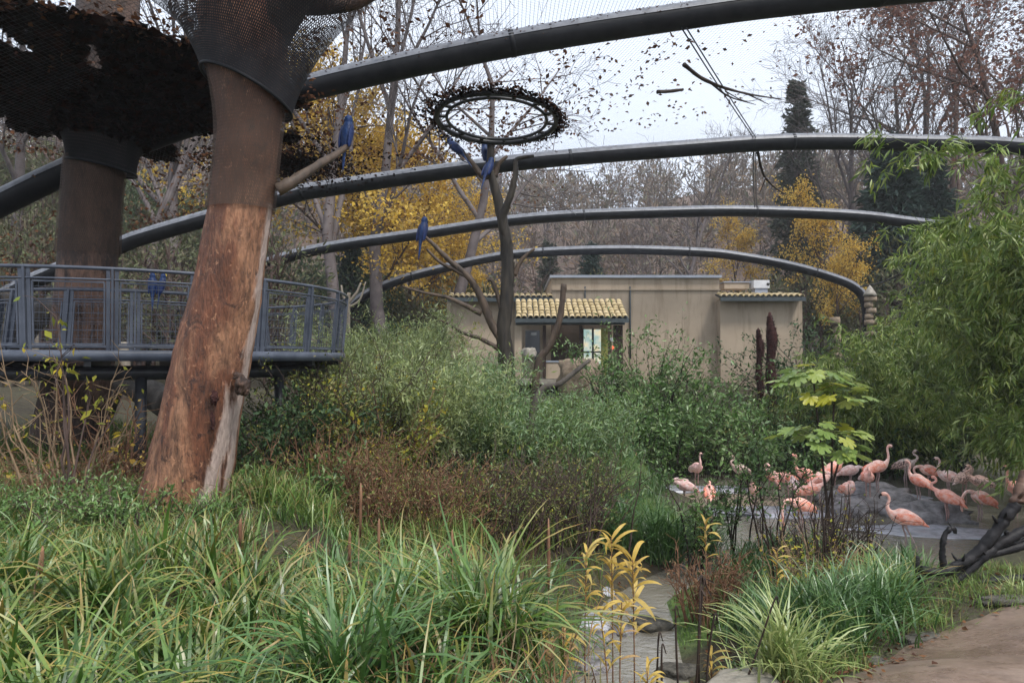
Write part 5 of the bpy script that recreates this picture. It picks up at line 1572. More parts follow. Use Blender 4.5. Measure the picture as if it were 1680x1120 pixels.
# right of the gap, toward the building
GR = 'leafy green shrubs between lawn and building'
for i, (q, d, rx, h, m_, lab) in enumerate([
 (1062, 25, 1.5, 3.6, 'green', 'dark leafy green shrub right of the porch post'),
 (1105, 23.5, 1.6, 3.4, 'green', 'broad glossy green shrub under the tall block wall'),
 (1165, 24.5, 1.6, 3.2, 'green', 'glossy green shrub below the corner of the right wing'),
 (1050, 22, 1.1, 1.7, 'green', 'low green shrub at the edge of the lawn gap'),
 (1130, 24.5, 1.5, 2.1, 'willow', 'grey green shrub in front of the building shrubs'),
 (1210, 25, 1.5, 2.4, 'olive', 'olive shrub at the foot of the fibrous stumps'),
 (1270, 23.5, 1.4, 2.3, 'green', 'green shrub in front of the fibrous stumps'),
 (1340, 26.5, 1.7, 3.0, 'olive', 'olive shrub right of the right wing wall'),
 (1390, 27.5, 1.9, 4.0, 'green', 'pale green bushy shrub below the stone lantern'),
 (1330, 29.5, 1.2, 4.2, 'green_dark', 'dark green shrub at the corner of the right wing'),
 (1255, 24.5, 1.3, 2.2, 'green_dark', 'dark green shrub at the far pond edge'),
 (1400, 24.5, 1.4, 2.6, 'green_dark', 'dark shrub overhanging the far water behind the flamingos'),
 (1470, 25.5, 1.7, 3.4, 'green_dark', 'dark shrub under the bamboo at the far shore'),
 ]):
    shrub('leafy_shrub', lab, at(q, d), rx, h, 46, 6000, .165, .062, m_, 'twig_dark', 200 + i, group=GR, spread=.45, lo=.1, jitter=.3, tilt=(0, .6), curl=(.2, .9))
# saplings with dark stems before the pond
for i, (q, d, h, lab) in enumerate([
 (1135, 12.6, 2.2, 'thin leafy sapling with dark stem before the pond ledge'),
 (1195, 12.9, 2.3, 'leafy sapling with forked dark stem before the gravel bar'),
 (1262, 12.3, 2.2, 'leafy sapling with crooked dark stem beside the big leaved plant'),
 ]):
    shrub('sapling', lab, at(q, d), .5, h, 5, 900, .085, .04, 'green', 'twig_dark', 230 + i, cat='sapling', group='thin saplings before the pond', spread=.2, lo=.5, tilt=(0, .3), curl=(.1, .6), twigs=16, jitter=.16)
# twiggy red stems in front of the flamingos
shrub('dogwood_shrub', 'upright dark red leafless stems in front of the flamingos', at(1330, 9.6), .5, 1.6, 30, 160, .05, .025, 'yellow_green', 'twig_dark', 240, spread=.5, tilt=(0, .25), curl=(.0, .35), twigs=7, lo=.2)
shrub('dogwood_shrub', 'second tuft of dark red stems beside the rock island', at(1385, 10.2), .35, 1.3, 26, 120, .05, .025, 'yellow_green', 'twig_dark', 241, spread=.5, tilt=(0, .3), curl=(.0, .35), twigs=7, lo=.2)
shrub('pale_stem_plant', 'pale yellowish seeding plant in front of the dogwood stems', at(1345, 9.0), .45, .95, 50, 900, .05, .03, 'yellow_green', 'tan_stem', 242, spread=.45, tilt=(0, .35), curl=(.1, .5), twigs=8, cat='plant')
shrub('dry_stem_plant', 'brown dried flower plant above the stream bend', at(1165, 9.9), .4, .9, 50, 700, .06, .02, 'grass_dead', 'twig_red', 243, spread=.45, tilt=(0, .4), curl=(.1, .7), twigs=9, cat='plant')
# left: shrub with yellow leaves in front of the walkway, low herbs
shrub('bare_bush', 'leafless bush with a few yellow leaves in front of the walkway', at(115, 8.6), .55, 1.9, 15, 30, .09, .05, 'yellow_green', 'tan_stem', 250, spread=.35, tilt=(.05, .55), curl=(.0, .4), twigs=7, lo=.3, leaf2='yellow_green', f2=.8)
shrub('bare_bush', 'leafless brown bush beside the foot of the stripped trunk', at(190, 9.2), .5, 1.5, 24, 120, .07, .04, 'orange', 'twig_red', 251, spread=.35, tilt=(.05, .6), curl=(.0, .5), twigs=7, lo=.3)
shrub('leafy_vine', 'yellow green leaf spray hanging in front of the walkway edge', at(120, 8.2), .3, 2.1, 5, 80, .11, .045, 'yellow_green', 'twig_brown', 252, spread=.3, tilt=(.0, .25), curl=(.3, 1.0), twigs=5, lo=.75, cat='plant', droop=.5)
shrub('green_shrub', 'dark green shrub between stripped trunk and walkway end', at(455, 11.5), .9, 1.5, 40, 5000, .09, .04, 'green_dark', 'twig_dark', 253, spread=.45)
shrub('green_shrub', 'low green shrub right of the stripped trunk base', at(480, 9.5), .7, .8, 40, 4200, .075, .03, 'green', 'twig_dark', 254, spread=.5)
shrub('fern_bush', 'soft green fern like bush left of the stripped trunk base', at(60, 7.2), 1.0, .55, 90, 9000, .05, .016, 'green', 'twig_brown', 255, spread=.5, tilt=(.1, .8), curl=(.3, 1), jitter=.1)
shrub('fern_bush', 'soft green fern like bush in front of the stripped trunk', at(215, 6.9), .7, .45, 80, 6500, .05, .016, 'green', 'twig_brown', 256, spread=.5, tilt=(.1, .8), curl=(.3, 1), jitter=.1)
shrub('bracken_bush', 'reddish dead bracken left of the stripped trunk', at(30, 9.4), 1.3, .6, 100, 6000, .06, .02, 'grass_dead', 'twig_red', 257, spread=.5, tilt=(.2, .9), curl=(.2, .9), jitter=.15)
shrub('bracken_bush', 'low reddish dead bracken beside the stripped trunk', at(170, 8.6), .8, .6, 80, 4200, .055, .018, 'grass_dead', 'twig_red', 258, spread=.5, tilt=(.2, .9), curl=(.2, .9), jitter=.15)

# ================================================================ bamboo
def bamboo(label, base, n, h, seed, az0, az_s, nl, tilt=(.02, .3), curl=(.3, 1.1), spread=.55, L=.27, W=.047):
    rng = np.random.default_rng(seed)
    base = np.array(base, float)
    t = thing('bamboo_clump', label, 'bamboo', tuple(base), 'bamboo at the pond edge')
    B = base + np.concatenate([rng.normal(0, spread, (n, 2)), np.full((n, 1), -.1)], 1)
    S = arching(B, rng.normal(az0, az_s, n), rng.uniform(*tilt, n), h * rng.uniform(.7, 1.1, n), rng.uniform(*curl, n), 10, rng, .03)
    V, Q = poly_strokes(S, .022, .006, 5); mb = MB(); mb.add(V, Q)
    nb = n * 26
    p, d = on_paths(S, nb, rng, .16)
    dd = nrm(rng.normal(0, 1, (nb, 3)) * [1, 1, .4] + d * .3 + [0, 0, .1]); Lb = rng.uniform(.35, 1.15, nb)
    m1 = p + dd * (Lb * .5)[:, None]; e = p + dd * Lb[:, None] - np.array([0, 0, 1.0]) * (Lb * .45)[:, None]
    S2 = np.stack([p, m1, e], 1)
    V, Q = poly_strokes(S2, .006, .002, 3); mb.add(V, Q)
    mb.build('culms', M['culm'], t)
    p, d = on_paths(S2, nl, rng, .2)
    p = p + rng.normal(0, .05, (nl, 3))
    dr = nrm(d * .5 + rng.normal(0, .55, (nl, 3)) + [0, 0, -.55])
    s_ = rng.uniform(.6, 1.3, nl)
    V, T = leaves(p, dr, nrm(rng.normal(0, .7, (nl, 3)) + [0, 0, 1.0]), L * s_, W * s_, .1)
    obj('foliage', mesh_np('foliage', V, [T]), M['bamboo'], t)
bamboo('tall arching bamboo clump nearest the path at the picture edge', (12.3, 13.4, -1.2), 36, 8.8, 1, rad(190), 1.0, 32000, curl=(.3, 1.2))
bamboo('tall bamboo clump behind the nearest one, leaning over the pond', (14.4, 18.6, -1.2), 40, 7.3, 2, rad(185), 1.0, 34000)
bamboo('bamboo clump at the far shore behind the flamingos', (16.2, 22.5, -1.2), 38, 5.8, 3, rad(200), 1.0, 26000)
bamboo('bamboo clump beside the stone lantern', (17.6, 28.5, -.2), 36, 4.6, 4, rad(200), 1.3, 22000)
bamboo('low bamboo hanging over the water at the picture edge', (13.4, 14.4, -1.3), 28, 4.0, 5, rad(185), .8, 17000, tilt=(.2, .7), curl=(.5, 1.3))
bamboo('drooping bamboo at the shore under the tall clumps', (13.2, 23.0, -1.3), 34, 5.0, 6, rad(185), 1.0, 19000, tilt=(.2, .7), curl=(.4, 1.2))

# ================================================================ plant with big lobed leaves
def palmate_mesh():
    V = [[0, 0, 0]]; lob = [(-2.5, .5), (-2.1, .62), (-1.8, .5), (-1.5, .8), (-1.15, .86), (-.95, .62), (-.72, .98), (-.42, 1.0), (-.3, .72), (-.16, 1.08), (.0, 1.16), (.16, 1.08), (.3, .72), (.42, 1.0), (.72, .98), (.95, .62), (1.15, .86), (1.5, .8), (1.8, .5), (2.1, .62), (2.5, .5)]
    for a, r in lob: V.append([math.sin(a) * r, math.cos(a) * r, -.16 * r * r + (.04 if r < .6 else 0)])
    T = [[0, i + 1, i] for i in range(1, len(lob))]
    return mesh_np('leaf', V, [np.array(T)], smooth=False)
PAL = palmate_mesh(); PAL.materials.append(M['fig'])
def bigleaf(label, base, tiers, seed, size):
    """tiers: (centre, half width, half height, leaves)"""
    rng = np.random.default_rng(seed); base = np.array(base, float)
    t = thing('big_leaf_plant', label, 'plant', tuple(base), 'plants with large lobed leaves')
    for c, rw, rh, nl in tiers:
        c = np.array(c); mid = (base + c) / 2 + rng.normal(0, .08, 3)
        q = catmull([base + rng.normal(0, .05, 3), mid, c - [0, 0, rh], c + [0, 0, rh * .6]], 6)
        mb = MB(); mb.tube(q, np.linspace(.022, .01, len(q)), 6); mb.build('stem', M['twig_dark'], t)
        for j in range(nl):
            a = j * 2.4 + rng.normal(0, .3); r = math.sqrt((j + .6) / nl)
            e = c + np.array([math.cos(a) * rw * r, math.sin(a) * rw * .7 * r, rh * (.8 - 1.5 * r * r) + rng.normal(0, .05)])
            k = q[np.argmin(np.abs(q[:, 2] - (e[2] - .12)) + (q[:, 2] < c[2] - 1.5 * rh) * 9)]
            s_ = MB(); s_.tube(catmull([k, (k * .4 + e * .6) + [0, 0, .05], e], 3), .006, 4)
            s_.build('leaf_stalk', M['culm'], t)
            o = bpy.data.objects.new('leaf', PAL); col.objects.link(o); o.parent = t
            o.matrix_parent_inverse = Matrix.Translation(-Vector(t.location))
            o.location = e; s = size * rng.uniform(.7, 1.15); o.scale = (s, s, s)
            o.rotation_euler = (rng.uniform(-.55, .1), rng.normal(0, .25), a - math.pi / 2 + rng.normal(0, .4))
bd = 11.6
bigleaf('upper plant of large bright lobed leaves left of the bamboo', at(1368, bd), [(P(1335, 615, bd), .72, .14, 30), (P(1368, 650, bd - .2), .6, .13, 20)], 5, .215)
bigleaf('lower plant of large lobed leaves hanging above the flamingos', at(1362, bd - .6), [(P(1345, 708, bd - .6), .68, .11, 24), (P(1378, 740, bd - .8), .42, .08, 12)], 6, .215)

# ================================================================ foreground sedge and grasses
rng = np.random.default_rng(42)
def region(n, d0, d1, q0, q1, pw=1.0):
    d = d0 + (d1 - d0) * rng.uniform(0, 1, n) ** pw
    x = X(rng.uniform(q0, q1, n), 1) * d
    return np.stack([x, d, H(x, d)], 1)
def clear(C, r=.0):
    k = np.hypot(C[:, 0] - tp[3][0], C[:, 1] - tp[3][1]) > .62
    k &= sdist(C[:, 0], C[:, 1], POND) > .05 + r
    k &= sdist(C[:, 0], C[:, 1], poly) > .02
    return C[k]
C = clear(np.concatenate([region(40, 2.5, 4.6, -80, 880), region(30, 4.4, 6.4, 300, 890)]))
big = tuft(C, 40, .66 * rng.uniform(.55, 1.15, len(C)), .023, rng, .05, (.05, .95), (.7, 1.9), 7)
stuff_mesh('sedge_grass', big[0], [big[1]], M['sedge'], 'dense long arching sedge leaves covering the near bank', attrs={'t': big[2]})
C = clear(np.concatenate([region(40, 2.6, 5.2, -80, 880)]))
g2 = tuft(C, 16, .6 * rng.uniform(.6, 1.2, len(C)), .028, rng, .07, (.0, .45), (.2, 1.2), 6)
stuff_mesh('iris_grass', g2[0], [g2[1]], M['sedge'], 'broader upright iris leaves among the sedge', attrs={'t': g2[2]})
C = clear(np.concatenate([region(140, 5.0, 7.6, -60, 420), region(110, 6.2, 9.0, 380, 930)]))
g3 = tuft(C, 42, .36, .012, rng, .12, (.05, .9), (.5, 1.6), 4)
stuff_mesh('low_grass', g3[0], [g3[1]], M['sedge'], 'lower softer grass between the sedge and the trunk', attrs={'t': g3[2]})
C = clear(np.concatenate([region(300, 7.5, 14, -120, 520), region(200, 8.5, 14, 420, 980)]))
g4 = tuft(C, 34, .46, .016, rng, .16, (.05, .9), (.3, 1.5), 3)
stuff_mesh('rough_grass', g4[0], [g4[1]], M['grass_mid'], 'rough mixed grass on the bank behind the stripped trunk', attrs={'t': g4[2]})
C = clear(np.concatenate([region(60, 3.2, 6.5, 200, 960), region(60, 7, 11, 0, 900)]))
g5 = tuft(C, 22, .5, .010, rng, .12, (.1, .9), (.4, 1.6), 5)
stuff_mesh('dry_grass', g5[0], [g5[1]], M['grass_dead'], 'dry brown grass blades mixed into the sedge', attrs={'t': g5[2]})
# fallen leaves on the ground
C = np.concatenate([region(900, 3.5, 9, 1150, 1700), region(700, 5, 14, 0, 1100), region(300, 7, 12, 1000, 1500)])
C = C[sdist(C[:, 0], C[:, 1], POND) > 0]
C[:, 2] += .045
inp = sdist(C[:, 0], C[:, 1], poly)
C = C[(inp > -.25) | (rng.uniform(0, 1, len(C)) < .02)]
V, T = leaf_quads(C, np.full(len(C), .06), rng, .2)
stuff_mesh('ground_litter', V, [T], M['litter'], 'dead leaves scattered on the ground beside the path')
C = region(150, 5.0, 8.2, 1290, 1720); C = C[(sdist(C[:, 0], C[:, 1], poly) > .06) & (sdist(C[:, 0], C[:, 1], POND) > .1)]
g8 = tuft(C, 40, .2, .007, rng, .1, (.1, 1.0), (.4, 1.5), 4)
stuff_mesh('verge_grass', g8[0], [g8[1]], M['grass_mid'], 'short rough grass on the verge between path and pond', attrs={'t': g8[2]})
C = clear(np.concatenate([region(260, 2.4, 6.5, -100, 900)]))
g9 = tuft(C, 26, .26, .012, rng, .16, (.1, 1.1), (.4, 1.5), 4)
stuff_mesh('under_grass', g9[0], [g9[1]], M['sedge_dark'], 'short dark grass underneath the long sedge', attrs={'t': g9[2]})
# lawn blades
n = 4200
Ls = [LAWN[i] for i in rng.choice(7, n, p=[.25, .2, .07, .12, .06, .2, .1])]
a = rng.uniform(0, 2 * math.pi, n); r = np.sqrt(rng.uniform(0, 1, n))
x = np.array([l[0] + l[2] * r_ * math.cos(t_) for l, r_, t_ in zip(Ls, r, a)]); y = np.array([l[1] + l[3] * r_ * math.sin(t_) for l, r_, t_ in zip(Ls, r, a)])
C = np.stack([x, y, H(x, y)], 1); C = C[sdist(x, y, POND) > .1]
g6 = tuft(C, 5, .10, .011, rng, .06, (.05, .9), (.2, 1.2), 2)
stuff_mesh('lawn_grass', g6[0], [g6[1]], M['lawn'], 'short bright green lawn grass', attrs={'t': g6[2]})
# bank grass round pond arm and path
C = np.concatenate([region(60, 14, 22, 990, 1090), region(90, 6.3, 9.2, 1200, 1500), region(110, 8.5, 13.5, 1180, 1480), region(80, 14, 24, 900, 1010)])
C = clear(C, .1)
g7 = tuft(C, 28, .5, .018, rng, .12, (.05, .8), (.5, 1.6), 4)
stuff_mesh('bank_grass', g7[0], [g7[1]], M['sedge_dark'], 'green grass tufts along the stream and pond bank', attrs={'t': g7[2]})

def sedge_clump(label, base, n, L, W, mat, seed, tilt=(.02, .8), curl=(.7, 1.7), spread=.12, name='sedge_clump', group='sedge clumps'):
    rg = np.random.default_rng(seed)
    base = np.array(base, float)
    t = thing(name, label, 'sedge', tuple(base), group)
    V, Q, ta = tuft(base[None], n, L, W, rg, spread, tilt, curl, 8)
    obj('leaves', mesh_np('leaves', V, [Q], attrs={'t': ta}), M[mat], t)
sedge_clump('bright yellow green variegated sedge clump at the path edge', at(1285, 5.15), 260, .78, .017, 'sedge_var', 1, spread=.10)
sedge_clump('smaller variegated sedge clump behind the bright one', at(1225, 5.9), 120, .62, .014, 'sedge_var', 2, spread=.08)
sedge_clump('dark green dome shaped sedge clump above the stream', at(1082, 13.1), 460, 1.25, .026, 'sedge_dark', 3, spread=.2)
sedge_clump('dark green sedge clump left of the dome shaped one', at(1000, 12.9), 300, 1.15, .024, 'sedge_dark', 4, spread=.2)
sedge_clump('blue green sedge clump between the driftwood and the variegated sedge', at(1425, 7.0), 240, .75, .015, 'sedge_dark', 5, spread=.16)
sedge_clump('green sedge clump beside the kerb stone', at(1462, 7.4), 200, .7, .014, 'sedge', 6, spread=.14)
sedge_clump('green sedge clump behind the variegated sedge', at(1350, 6.9), 240, .75, .014, 'sedge_dark', 7, spread=.16)
for i, (q, d, n_, L_, lab) in enumerate([
 (575, 3.5, 330, .95, 'large arching sedge clump in the middle of the near bank'),
 (800, 4.2, 300, .95, 'arching sedge clump at the stream side of the near bank'),
 (90, 3.0, 280, .85, 'broad sedge clump at the bottom near the picture edge'),
 (290, 3.3, 280, .85, 'arching sedge clump at the bottom below the stripped trunk'),
 (430, 2.75, 240, .8, 'sedge clump cut by the bottom edge left of the middle'),
 (700, 2.9, 260, .85, 'sedge clump cut by the bottom edge right of the middle'),
 (430, 4.5, 240, .8, 'sedge clump in front of the stripped trunk, right of its base'),
 (660, 5.0, 260, .9, 'sedge clump behind the large middle clump by the seed stalks'),
 (845, 5.3, 240, .85, 'sedge clump at the bank edge behind the drooping yellow stem'),
 (170, 4.3, 230, .75, 'sedge clump left of the stripped trunk base line'),
 (20, 4.6, 220, .75, 'sedge clump at the picture edge below the ferns'),
 (760, 6.3, 240, .85, 'farther sedge clump before the dark twiggy shrubs'),
 (560, 6.6, 220, .75, 'farther sedge clump before the red brown twiggy shrubs'),
 (-40, 3.6, 200, .8, 'sedge clump half cut by the picture edge'),
 ]):
    sedge_clump(lab, at(q, d), n_, L_, .019, 'sedge' if i % 4 else 'sedge_dark', 50 + i, tilt=(.05, 1.15), curl=(.9, 2.2), spread=.09)
sedge_clump('sedge clump on the bank beside the first pond sapling', at(1152, 13.9), 300, 1.0, .022, 'sedge_dark', 12, spread=.18)
sedge_clump('small tuft of grass by the far kerb stone', at(1655, 7.1), 60, .3, .009, 'sedge_var', 13, spread=.05)
# tall brown seed stalks in the sedge
rg = np.random.default_rng(9)
slab = ['tallest reddish seed stalk in the middle of the near bank', 'thin brown seed stalk left of the tallest one', 'brown seed stalk right of the tallest one', 'short brown seed stalk at the left of the near bank', 'dark seed stalk near the stream side of the bank', 'brown stalk with a bent tip among the sedge', 'thin dry stalk in front of the stripped trunk']
for i, (q, d, y_) in enumerate([(592, 5.0, 792), (574, 5.2, 870), (622, 5.4, 850), (70, 4.2, 895), (900, 5.0, 850), (742, 5.0, 868), (395, 5.4, 850)]):
    b_ = at(q, d); tpp = P(q, y_, d)
    t = thing('seed_stalk', slab[i], 'seed stalk', tuple(b_), 'brown seed stalks in the sedge')
    mb = MB(); pth = catmull([b_, (b_ + tpp) / 2 + rg.normal(0, .015, 3), tpp], 5)
    mb.tube(pth, np.linspace(.006, .004, len(pth)), 5); mb.build('stalk', M['tan_stem'], t)
    mb = MB(); a_ = tpp - (tpp - b_) * .35
    mb.tube([a_, (a_ * .6 + tpp * .4), (a_ * .2 + tpp * .8), tpp], [.006, .013, .011, .004], 7, jitter=.2, seed=i); mb.build('seed_head', M['twig_red'], t)

# ---- yellow leaved stems by the stream
LB = None
def strap_mesh():
    rg = np.random.default_rng(1)
    V, Q, ta = blades(np.zeros((1, 3)), np.array([0.0]), np.array([.95]), np.array([1.0]), np.array([.14]), np.array([1.6]), 7, rg)
    return mesh_np('leaf', V, [Q])
STRAP = strap_mesh(); STRAP.materials.append(M['yellow_leaf'])
STRAP_T = STRAP.copy(); STRAP_T.materials.clear(); STRAP_T.materials.append(M['tan_leaf'])
def yellow_plant(label, q, d, y_top, y_first, n, L, seed, tan=False, lean=0):
    rg = np.random.default_rng(seed)
    b_ = at(q, d); tpp = P(q + lean, y_top, d)
    t = thing('yellow_plant', label, 'plant', tuple(b_), 'yellowing leafy stems by the stream')
    pth = catmull([b_ - [0, 0, .05], (b_ + tpp) / 2 + rg.normal(0, .02, 3), tpp], 8)
    mb = MB(); mb.tube(pth, np.linspace(.008, .004, len(pth)), 6); mb.build('stem', M['twig_red'], t)
    zf_ = P(q, y_first, d)[2]
    for j in range(n):
        u = (j / (n - 1)) ** .75
        z = zf_ + (tpp[2] - zf_) * u
        p = np.array([np.interp(z, pth[:, 2], pth[:, 0]), np.interp(z, pth[:, 2], pth[:, 1]), z])
        o = bpy.data.objects.new('leaf', STRAP_T if tan and rg.random() < .6 else STRAP); col.objects.link(o); o.parent = t
        o.matrix_parent_inverse = Matrix.Translation(-Vector(b_))
        s = L * rg.uniform(.7, 1.15); o.location = p; o.scale = (s, s, s * rg.uniform(.6, 1.3))
        o.rotation_euler = (rg.normal(0, .15), rg.normal(-.15, .3), j * 2.4 + rg.normal(0, .4))
yellow_plant('tallest yellow leaved stem rising over the stream', 1003, 5.9, 880, 1010, 26, .26, 1)
yellow_plant('bright yellow leaved stem right beside the tallest one', 1038, 5.6, 918, 1040, 26, .27, 2)
yellow_plant('low yellow leaved stem at the bottom left of the stream', 985, 5.0, 1000, 1100, 18, .2, 3)
yellow_plant('drooping yellow and tan stem at the near bank edge', 888, 4.4, 1048, 1120, 20, .19, 4, True)
yellow_plant('small yellow stem on the far bank of the stream', 1158, 9.0, 858, 915, 16, .22, 5)
yellow_plant('tan withering stem at the foot of the slab', 1165, 5.2, 1075, 1130, 14, .17, 6, True)
yellow_plant('yellow leaved stem leaning at the bottom of the stream', 1062, 4.7, 1100, 1150, 14, .18, 7)
yellow_plant('yellow leaved stem at the left side of the stream group', 962, 5.6, 905, 1010, 20, .22, 9)
yellow_plant('short pale yellow stem between the two tall yellow ones', 1020, 5.2, 985, 1080, 16, .2, 10, True)
yellow_plant('tan drooping stem at the bottom left of the stream', 925, 4.6, 1030, 1120, 16, .19, 11, True)
yellow_plant('pale yellow stem in front of the dogwood', 1275, 8.6, 905, 960, 14, .2, 8)
# dead dark stalks at the stream foot
dlab = ['dark dead stalk rising from the stream foot with drooping tip', 'second dark dead stalk beside the drooping one', 'thin dark stalk at the foot of the slab', 'broken dark stalk in the stream shallows', 'brown dead stalk left of the slab', 'short dark stalk at the bottom of the stream', 'slanting thin stalk crossing the slab']
for i, (q, d, y_, ln) in enumerate([(1128, 5.2, 950, 22), (1146, 5.3, 955, 8), (1112, 5.0, 1000, -4), (1075, 5.3, 1040, 6), (1160, 5.0, 1010, 12), (1092, 5.0, 1060, -6), (1150, 5.0, 985, 120)]):
    b_ = at(q, d); tpp = P(q + ln, y_, d); mb = MB()
    pth = catmull([b_ - [0, 0, .05], (b_ * .5 + tpp * .5) + rg.normal(0, .03, 3), tpp, tpp + [.03, 0, -.05]], 6)
    mb.tube(pth, np.linspace(.011, .004, len(pth)), 6, jitter=.15, seed=i)
    if i in (0, 1, 4):
        for k in range(6):
            c = pth[int(len(pth) * (.55 + .07 * k))]
            V_, T_ = leaves(c[None], np.array([[rg.normal(0, .8), rg.normal(0, .5), -1.0]]), np.array([[rg.normal(0, .5), -1.0, .2]]), rg.uniform(.05, .12), .014); mb.add(V_, T_)
    tag(mb.build('dead_stalk', M['twig_dark']), dlab[i], 'stalk', 'dead stalks at the stream foot')
# ================================================================ flamingos
BODY = [(-.37, .60, .012), (-.31, .625, .05), (-.2, .675, .105), (-.05, .72, .15), (.07, .745, .148), (.155, .775, .105), (.21, .82, .06)]
NECKS = {
 'up': [(.245, .885, .037), (.245, .95, .03), (.22, 1.01, .027), (.205, 1.07, .026), (.215, 1.125, .027), (.25, 1.165, .034), (.29, 1.17, .041), (.325, 1.16, .033)],
 'tall': [(.25, .89, .037), (.265, .96, .03), (.26, 1.04, .027), (.245, 1.12, .026), (.245, 1.18, .027), (.275, 1.225, .034), (.315, 1.23, .041), (.35, 1.22, .033)],
 's': [(.27, .86, .04), (.315, .91, .032), (.31, .97, .028), (.255, 1.0, .027), (.215, 1.04, .026), (.225, 1.09, .029), (.265, 1.115, .039), (.305, 1.105, .033)],
 'feed': [(.29, .84, .042), (.37, .82, .033), (.43, .74, .029), (.45, .62, .027), (.445, .48, .026), (.43, .34, .026), (.42, .24, .034), (.405, .17, .033)],
 'preen': [(.27, .86, .042), (.30, .93, .033), (.25, .985, .03), (.165, .99, .029), (.095, .955, .029), (.05, .91, .033), (.01, .885, .041), (-.03, .872, .032)],
 'sleep': [(.255, .82, .05), (.28, .86, .042), (.24, .90, .04), (.15, .905, .038), (.06, .89, .038), (-.02, .875, .04), (-.07, .865, .036), (-.10, .855, .028)],
 'low': [(.28, .82, .042), (.35, .80, .033), (.385, .73, .03), (.36, .65, .028), (.31, .60, .028), (.27, .56, .032), (.245, .51, .04), (.23, .455, .032)],
}
def cr(P3, k=4): return catmull(np.array(P3, float), k)
def flamingo_meshes(pose, legs='two', side=0.0):
    pts = BODY + NECKS[pose]
    n0 = len(BODY)
    path = [(x, (side * max(0, i - n0 + 1) / 8), z) for i, (x, z, r) in enumerate(pts)]
    rr = [(r * (.92 if i < n0 else 1), r * (1.0 if i < n0 else 1)) for i, (x, z, r) in enumerate(pts)]
    p = cr(path, 4); r = np.maximum(cr([(a, b, 0) for a, b in rr], 4)[:, :2], .006)
    mb = MB(); mb.tube(p, r, 14, fixed_side=(0, 1, 0))
    for s_, up_ in ((-1, False), (1, legs == 'one')):
        y = s_ * .045
        if up_:
            leg = [(.02, y, .63), (.05, y, .50), (.12, y, .44), (.02, y, .42), (-.07, y, .44)]
            lr_ = [.03, .016, .017, .011, .009]
        elif legs == 'step' and s_ == 1:
            leg = [(-.0, y, .63), (-.05, y, .48), (-.10, y, .36), (-.16, y, .18), (-.2, y, .04)]
            lr_ = [.03, .016, .016, .010, .010]
        else:
            leg = [(-.0, y, .63), (.01, y, .50), (-.02, y, .37), (-.005, y, .2), (.0, y, .02)]
            lr_ = [.03, .017, .018, .011, .011]
        q = cr(leg, 3); lr2 = cr([(v, 0, 0) for v in lr_], 3)[:, 0]
        mb.tube(q, lr2, 7, m=1)
        e = np.array(leg[-1])
        if not up_: mb.add([e + [-.02, 0, -.012], e + [.07, -.04, -.018], e + [.085, 0, -.018], e + [.07, .04, -.018]], [[0, 1, 2, 3]], 1)
    body = mb.mesh('flamingo')
    # beak: bent bill
    x, z, r_ = pts[-1]; x0, z0, _ = pts[-2]
    y = path[-1][1]
    d = nrm(np.array([x - x0, 0, z - z0])); dn = np.array([d[2], 0, -d[0]])
    if pose in ('up', 'tall', 's') and dn[2] > 0: dn = -dn
    o = np.array([x, y, z])
    mb = MB(); mb.tube(cr([o - d * .01, o + d * .035 + dn * .004, o + d * .06 + dn * .03, o + d * .058 + dn * .065], 3), np.linspace(.027, .006, 10), 8); bk = mb.mesh('beak')
    mbw = MB()
    for s_ in (-1, 1):
        mbw.ell((-.09, s_ * .105, .70), (.26, .052, .10), np.array(Matrix.Rotation(-.27, 3, 'Y')), nu=12, nv=8)
    wg = MB(); wg.ell((-.09, -.105, .70), (.26, .052, .10), np.array(Matrix.Rotation(-.27, 3, 'Y')), nu=12, nv=8)
    wg2 = MB(); wg2.ell((-.09, .105, .70), (.26, .052, .10), np.array(Matrix.Rotation(-.27, 3, 'Y')), nu=12, nv=8)
    tl = MB(); tl.tube(cr([(-.22, 0, .64), (-.33, 0, .59), (-.43, 0, .53)], 3), [(.08, .05), (.08, .045), (.075, .04), (.06, .035), (.05, .03), (.035, .02), (.01, .008)], 10, fixed_side=(0, 1, 0))
    return body, bk, wg.mesh('wing'), wg2.mesh('wing'), tl.mesh('tail')
FM = {}
def flamingo(px, py, zf_, s, face, pose, label, kind='pink', legs='two', side=0.0, tilt=0.0):
    """px, py: centre of the body in the photograph; zf_: height of the feet; face: degrees, 0 = picture right, 90 = away"""
    s = s * 1.07
    zc = zf_ + .71 * s
    p = G(px, py, zc)
    key = (pose, legs, side)
    if key not in FM: FM[key] = flamingo_meshes(*key)
    body, bk, w1_, w2_, tl = FM[key]
    bm = {'pink': 'pink', 'pale': 'pink_pale', 'young': 'juv'}[kind]; wm = {'pink': 'coral', 'pale': 'wing_pale', 'young': 'juv_wing'}[kind]
    o = bpy.data.objects.new('flamingo', body)
    if not body.materials: body.materials.append(None); body.materials.append(M['fleg'])
    col.objects.link(o); o.material_slots[0].link = 'OBJECT'; o.material_slots[0].material = M[bm]
    o.location = (p[0], p[1], zf_); o.rotation_euler = (0, tilt, rad(face)); o.scale = (s, s, s)
    tag(o, label, 'flamingo', 'flamingos in the pond')
    for nm, me_, mt in (('beak', bk, 'beak'), ('wing', w1_, wm), ('wing', w2_, wm), ('tail', tl, wm)):
        c = bpy.data.objects.new(nm, me_)
        if not me_.materials: me_.materials.append(None)
        col.objects.link(c); c.parent = o; c.material_slots[0].link = 'OBJECT'; c.material_slots[0].material = M[mt]
    return o
W = WATER
flamingo(1440, 766, W + .30, .98, 0, 'tall', 'tall pink flamingo facing right with raised neck on the rock island')
flamingo(1424, 783, W + .12, .92, 250, 'preen', 'flamingo with curled neck preening behind the tall one')
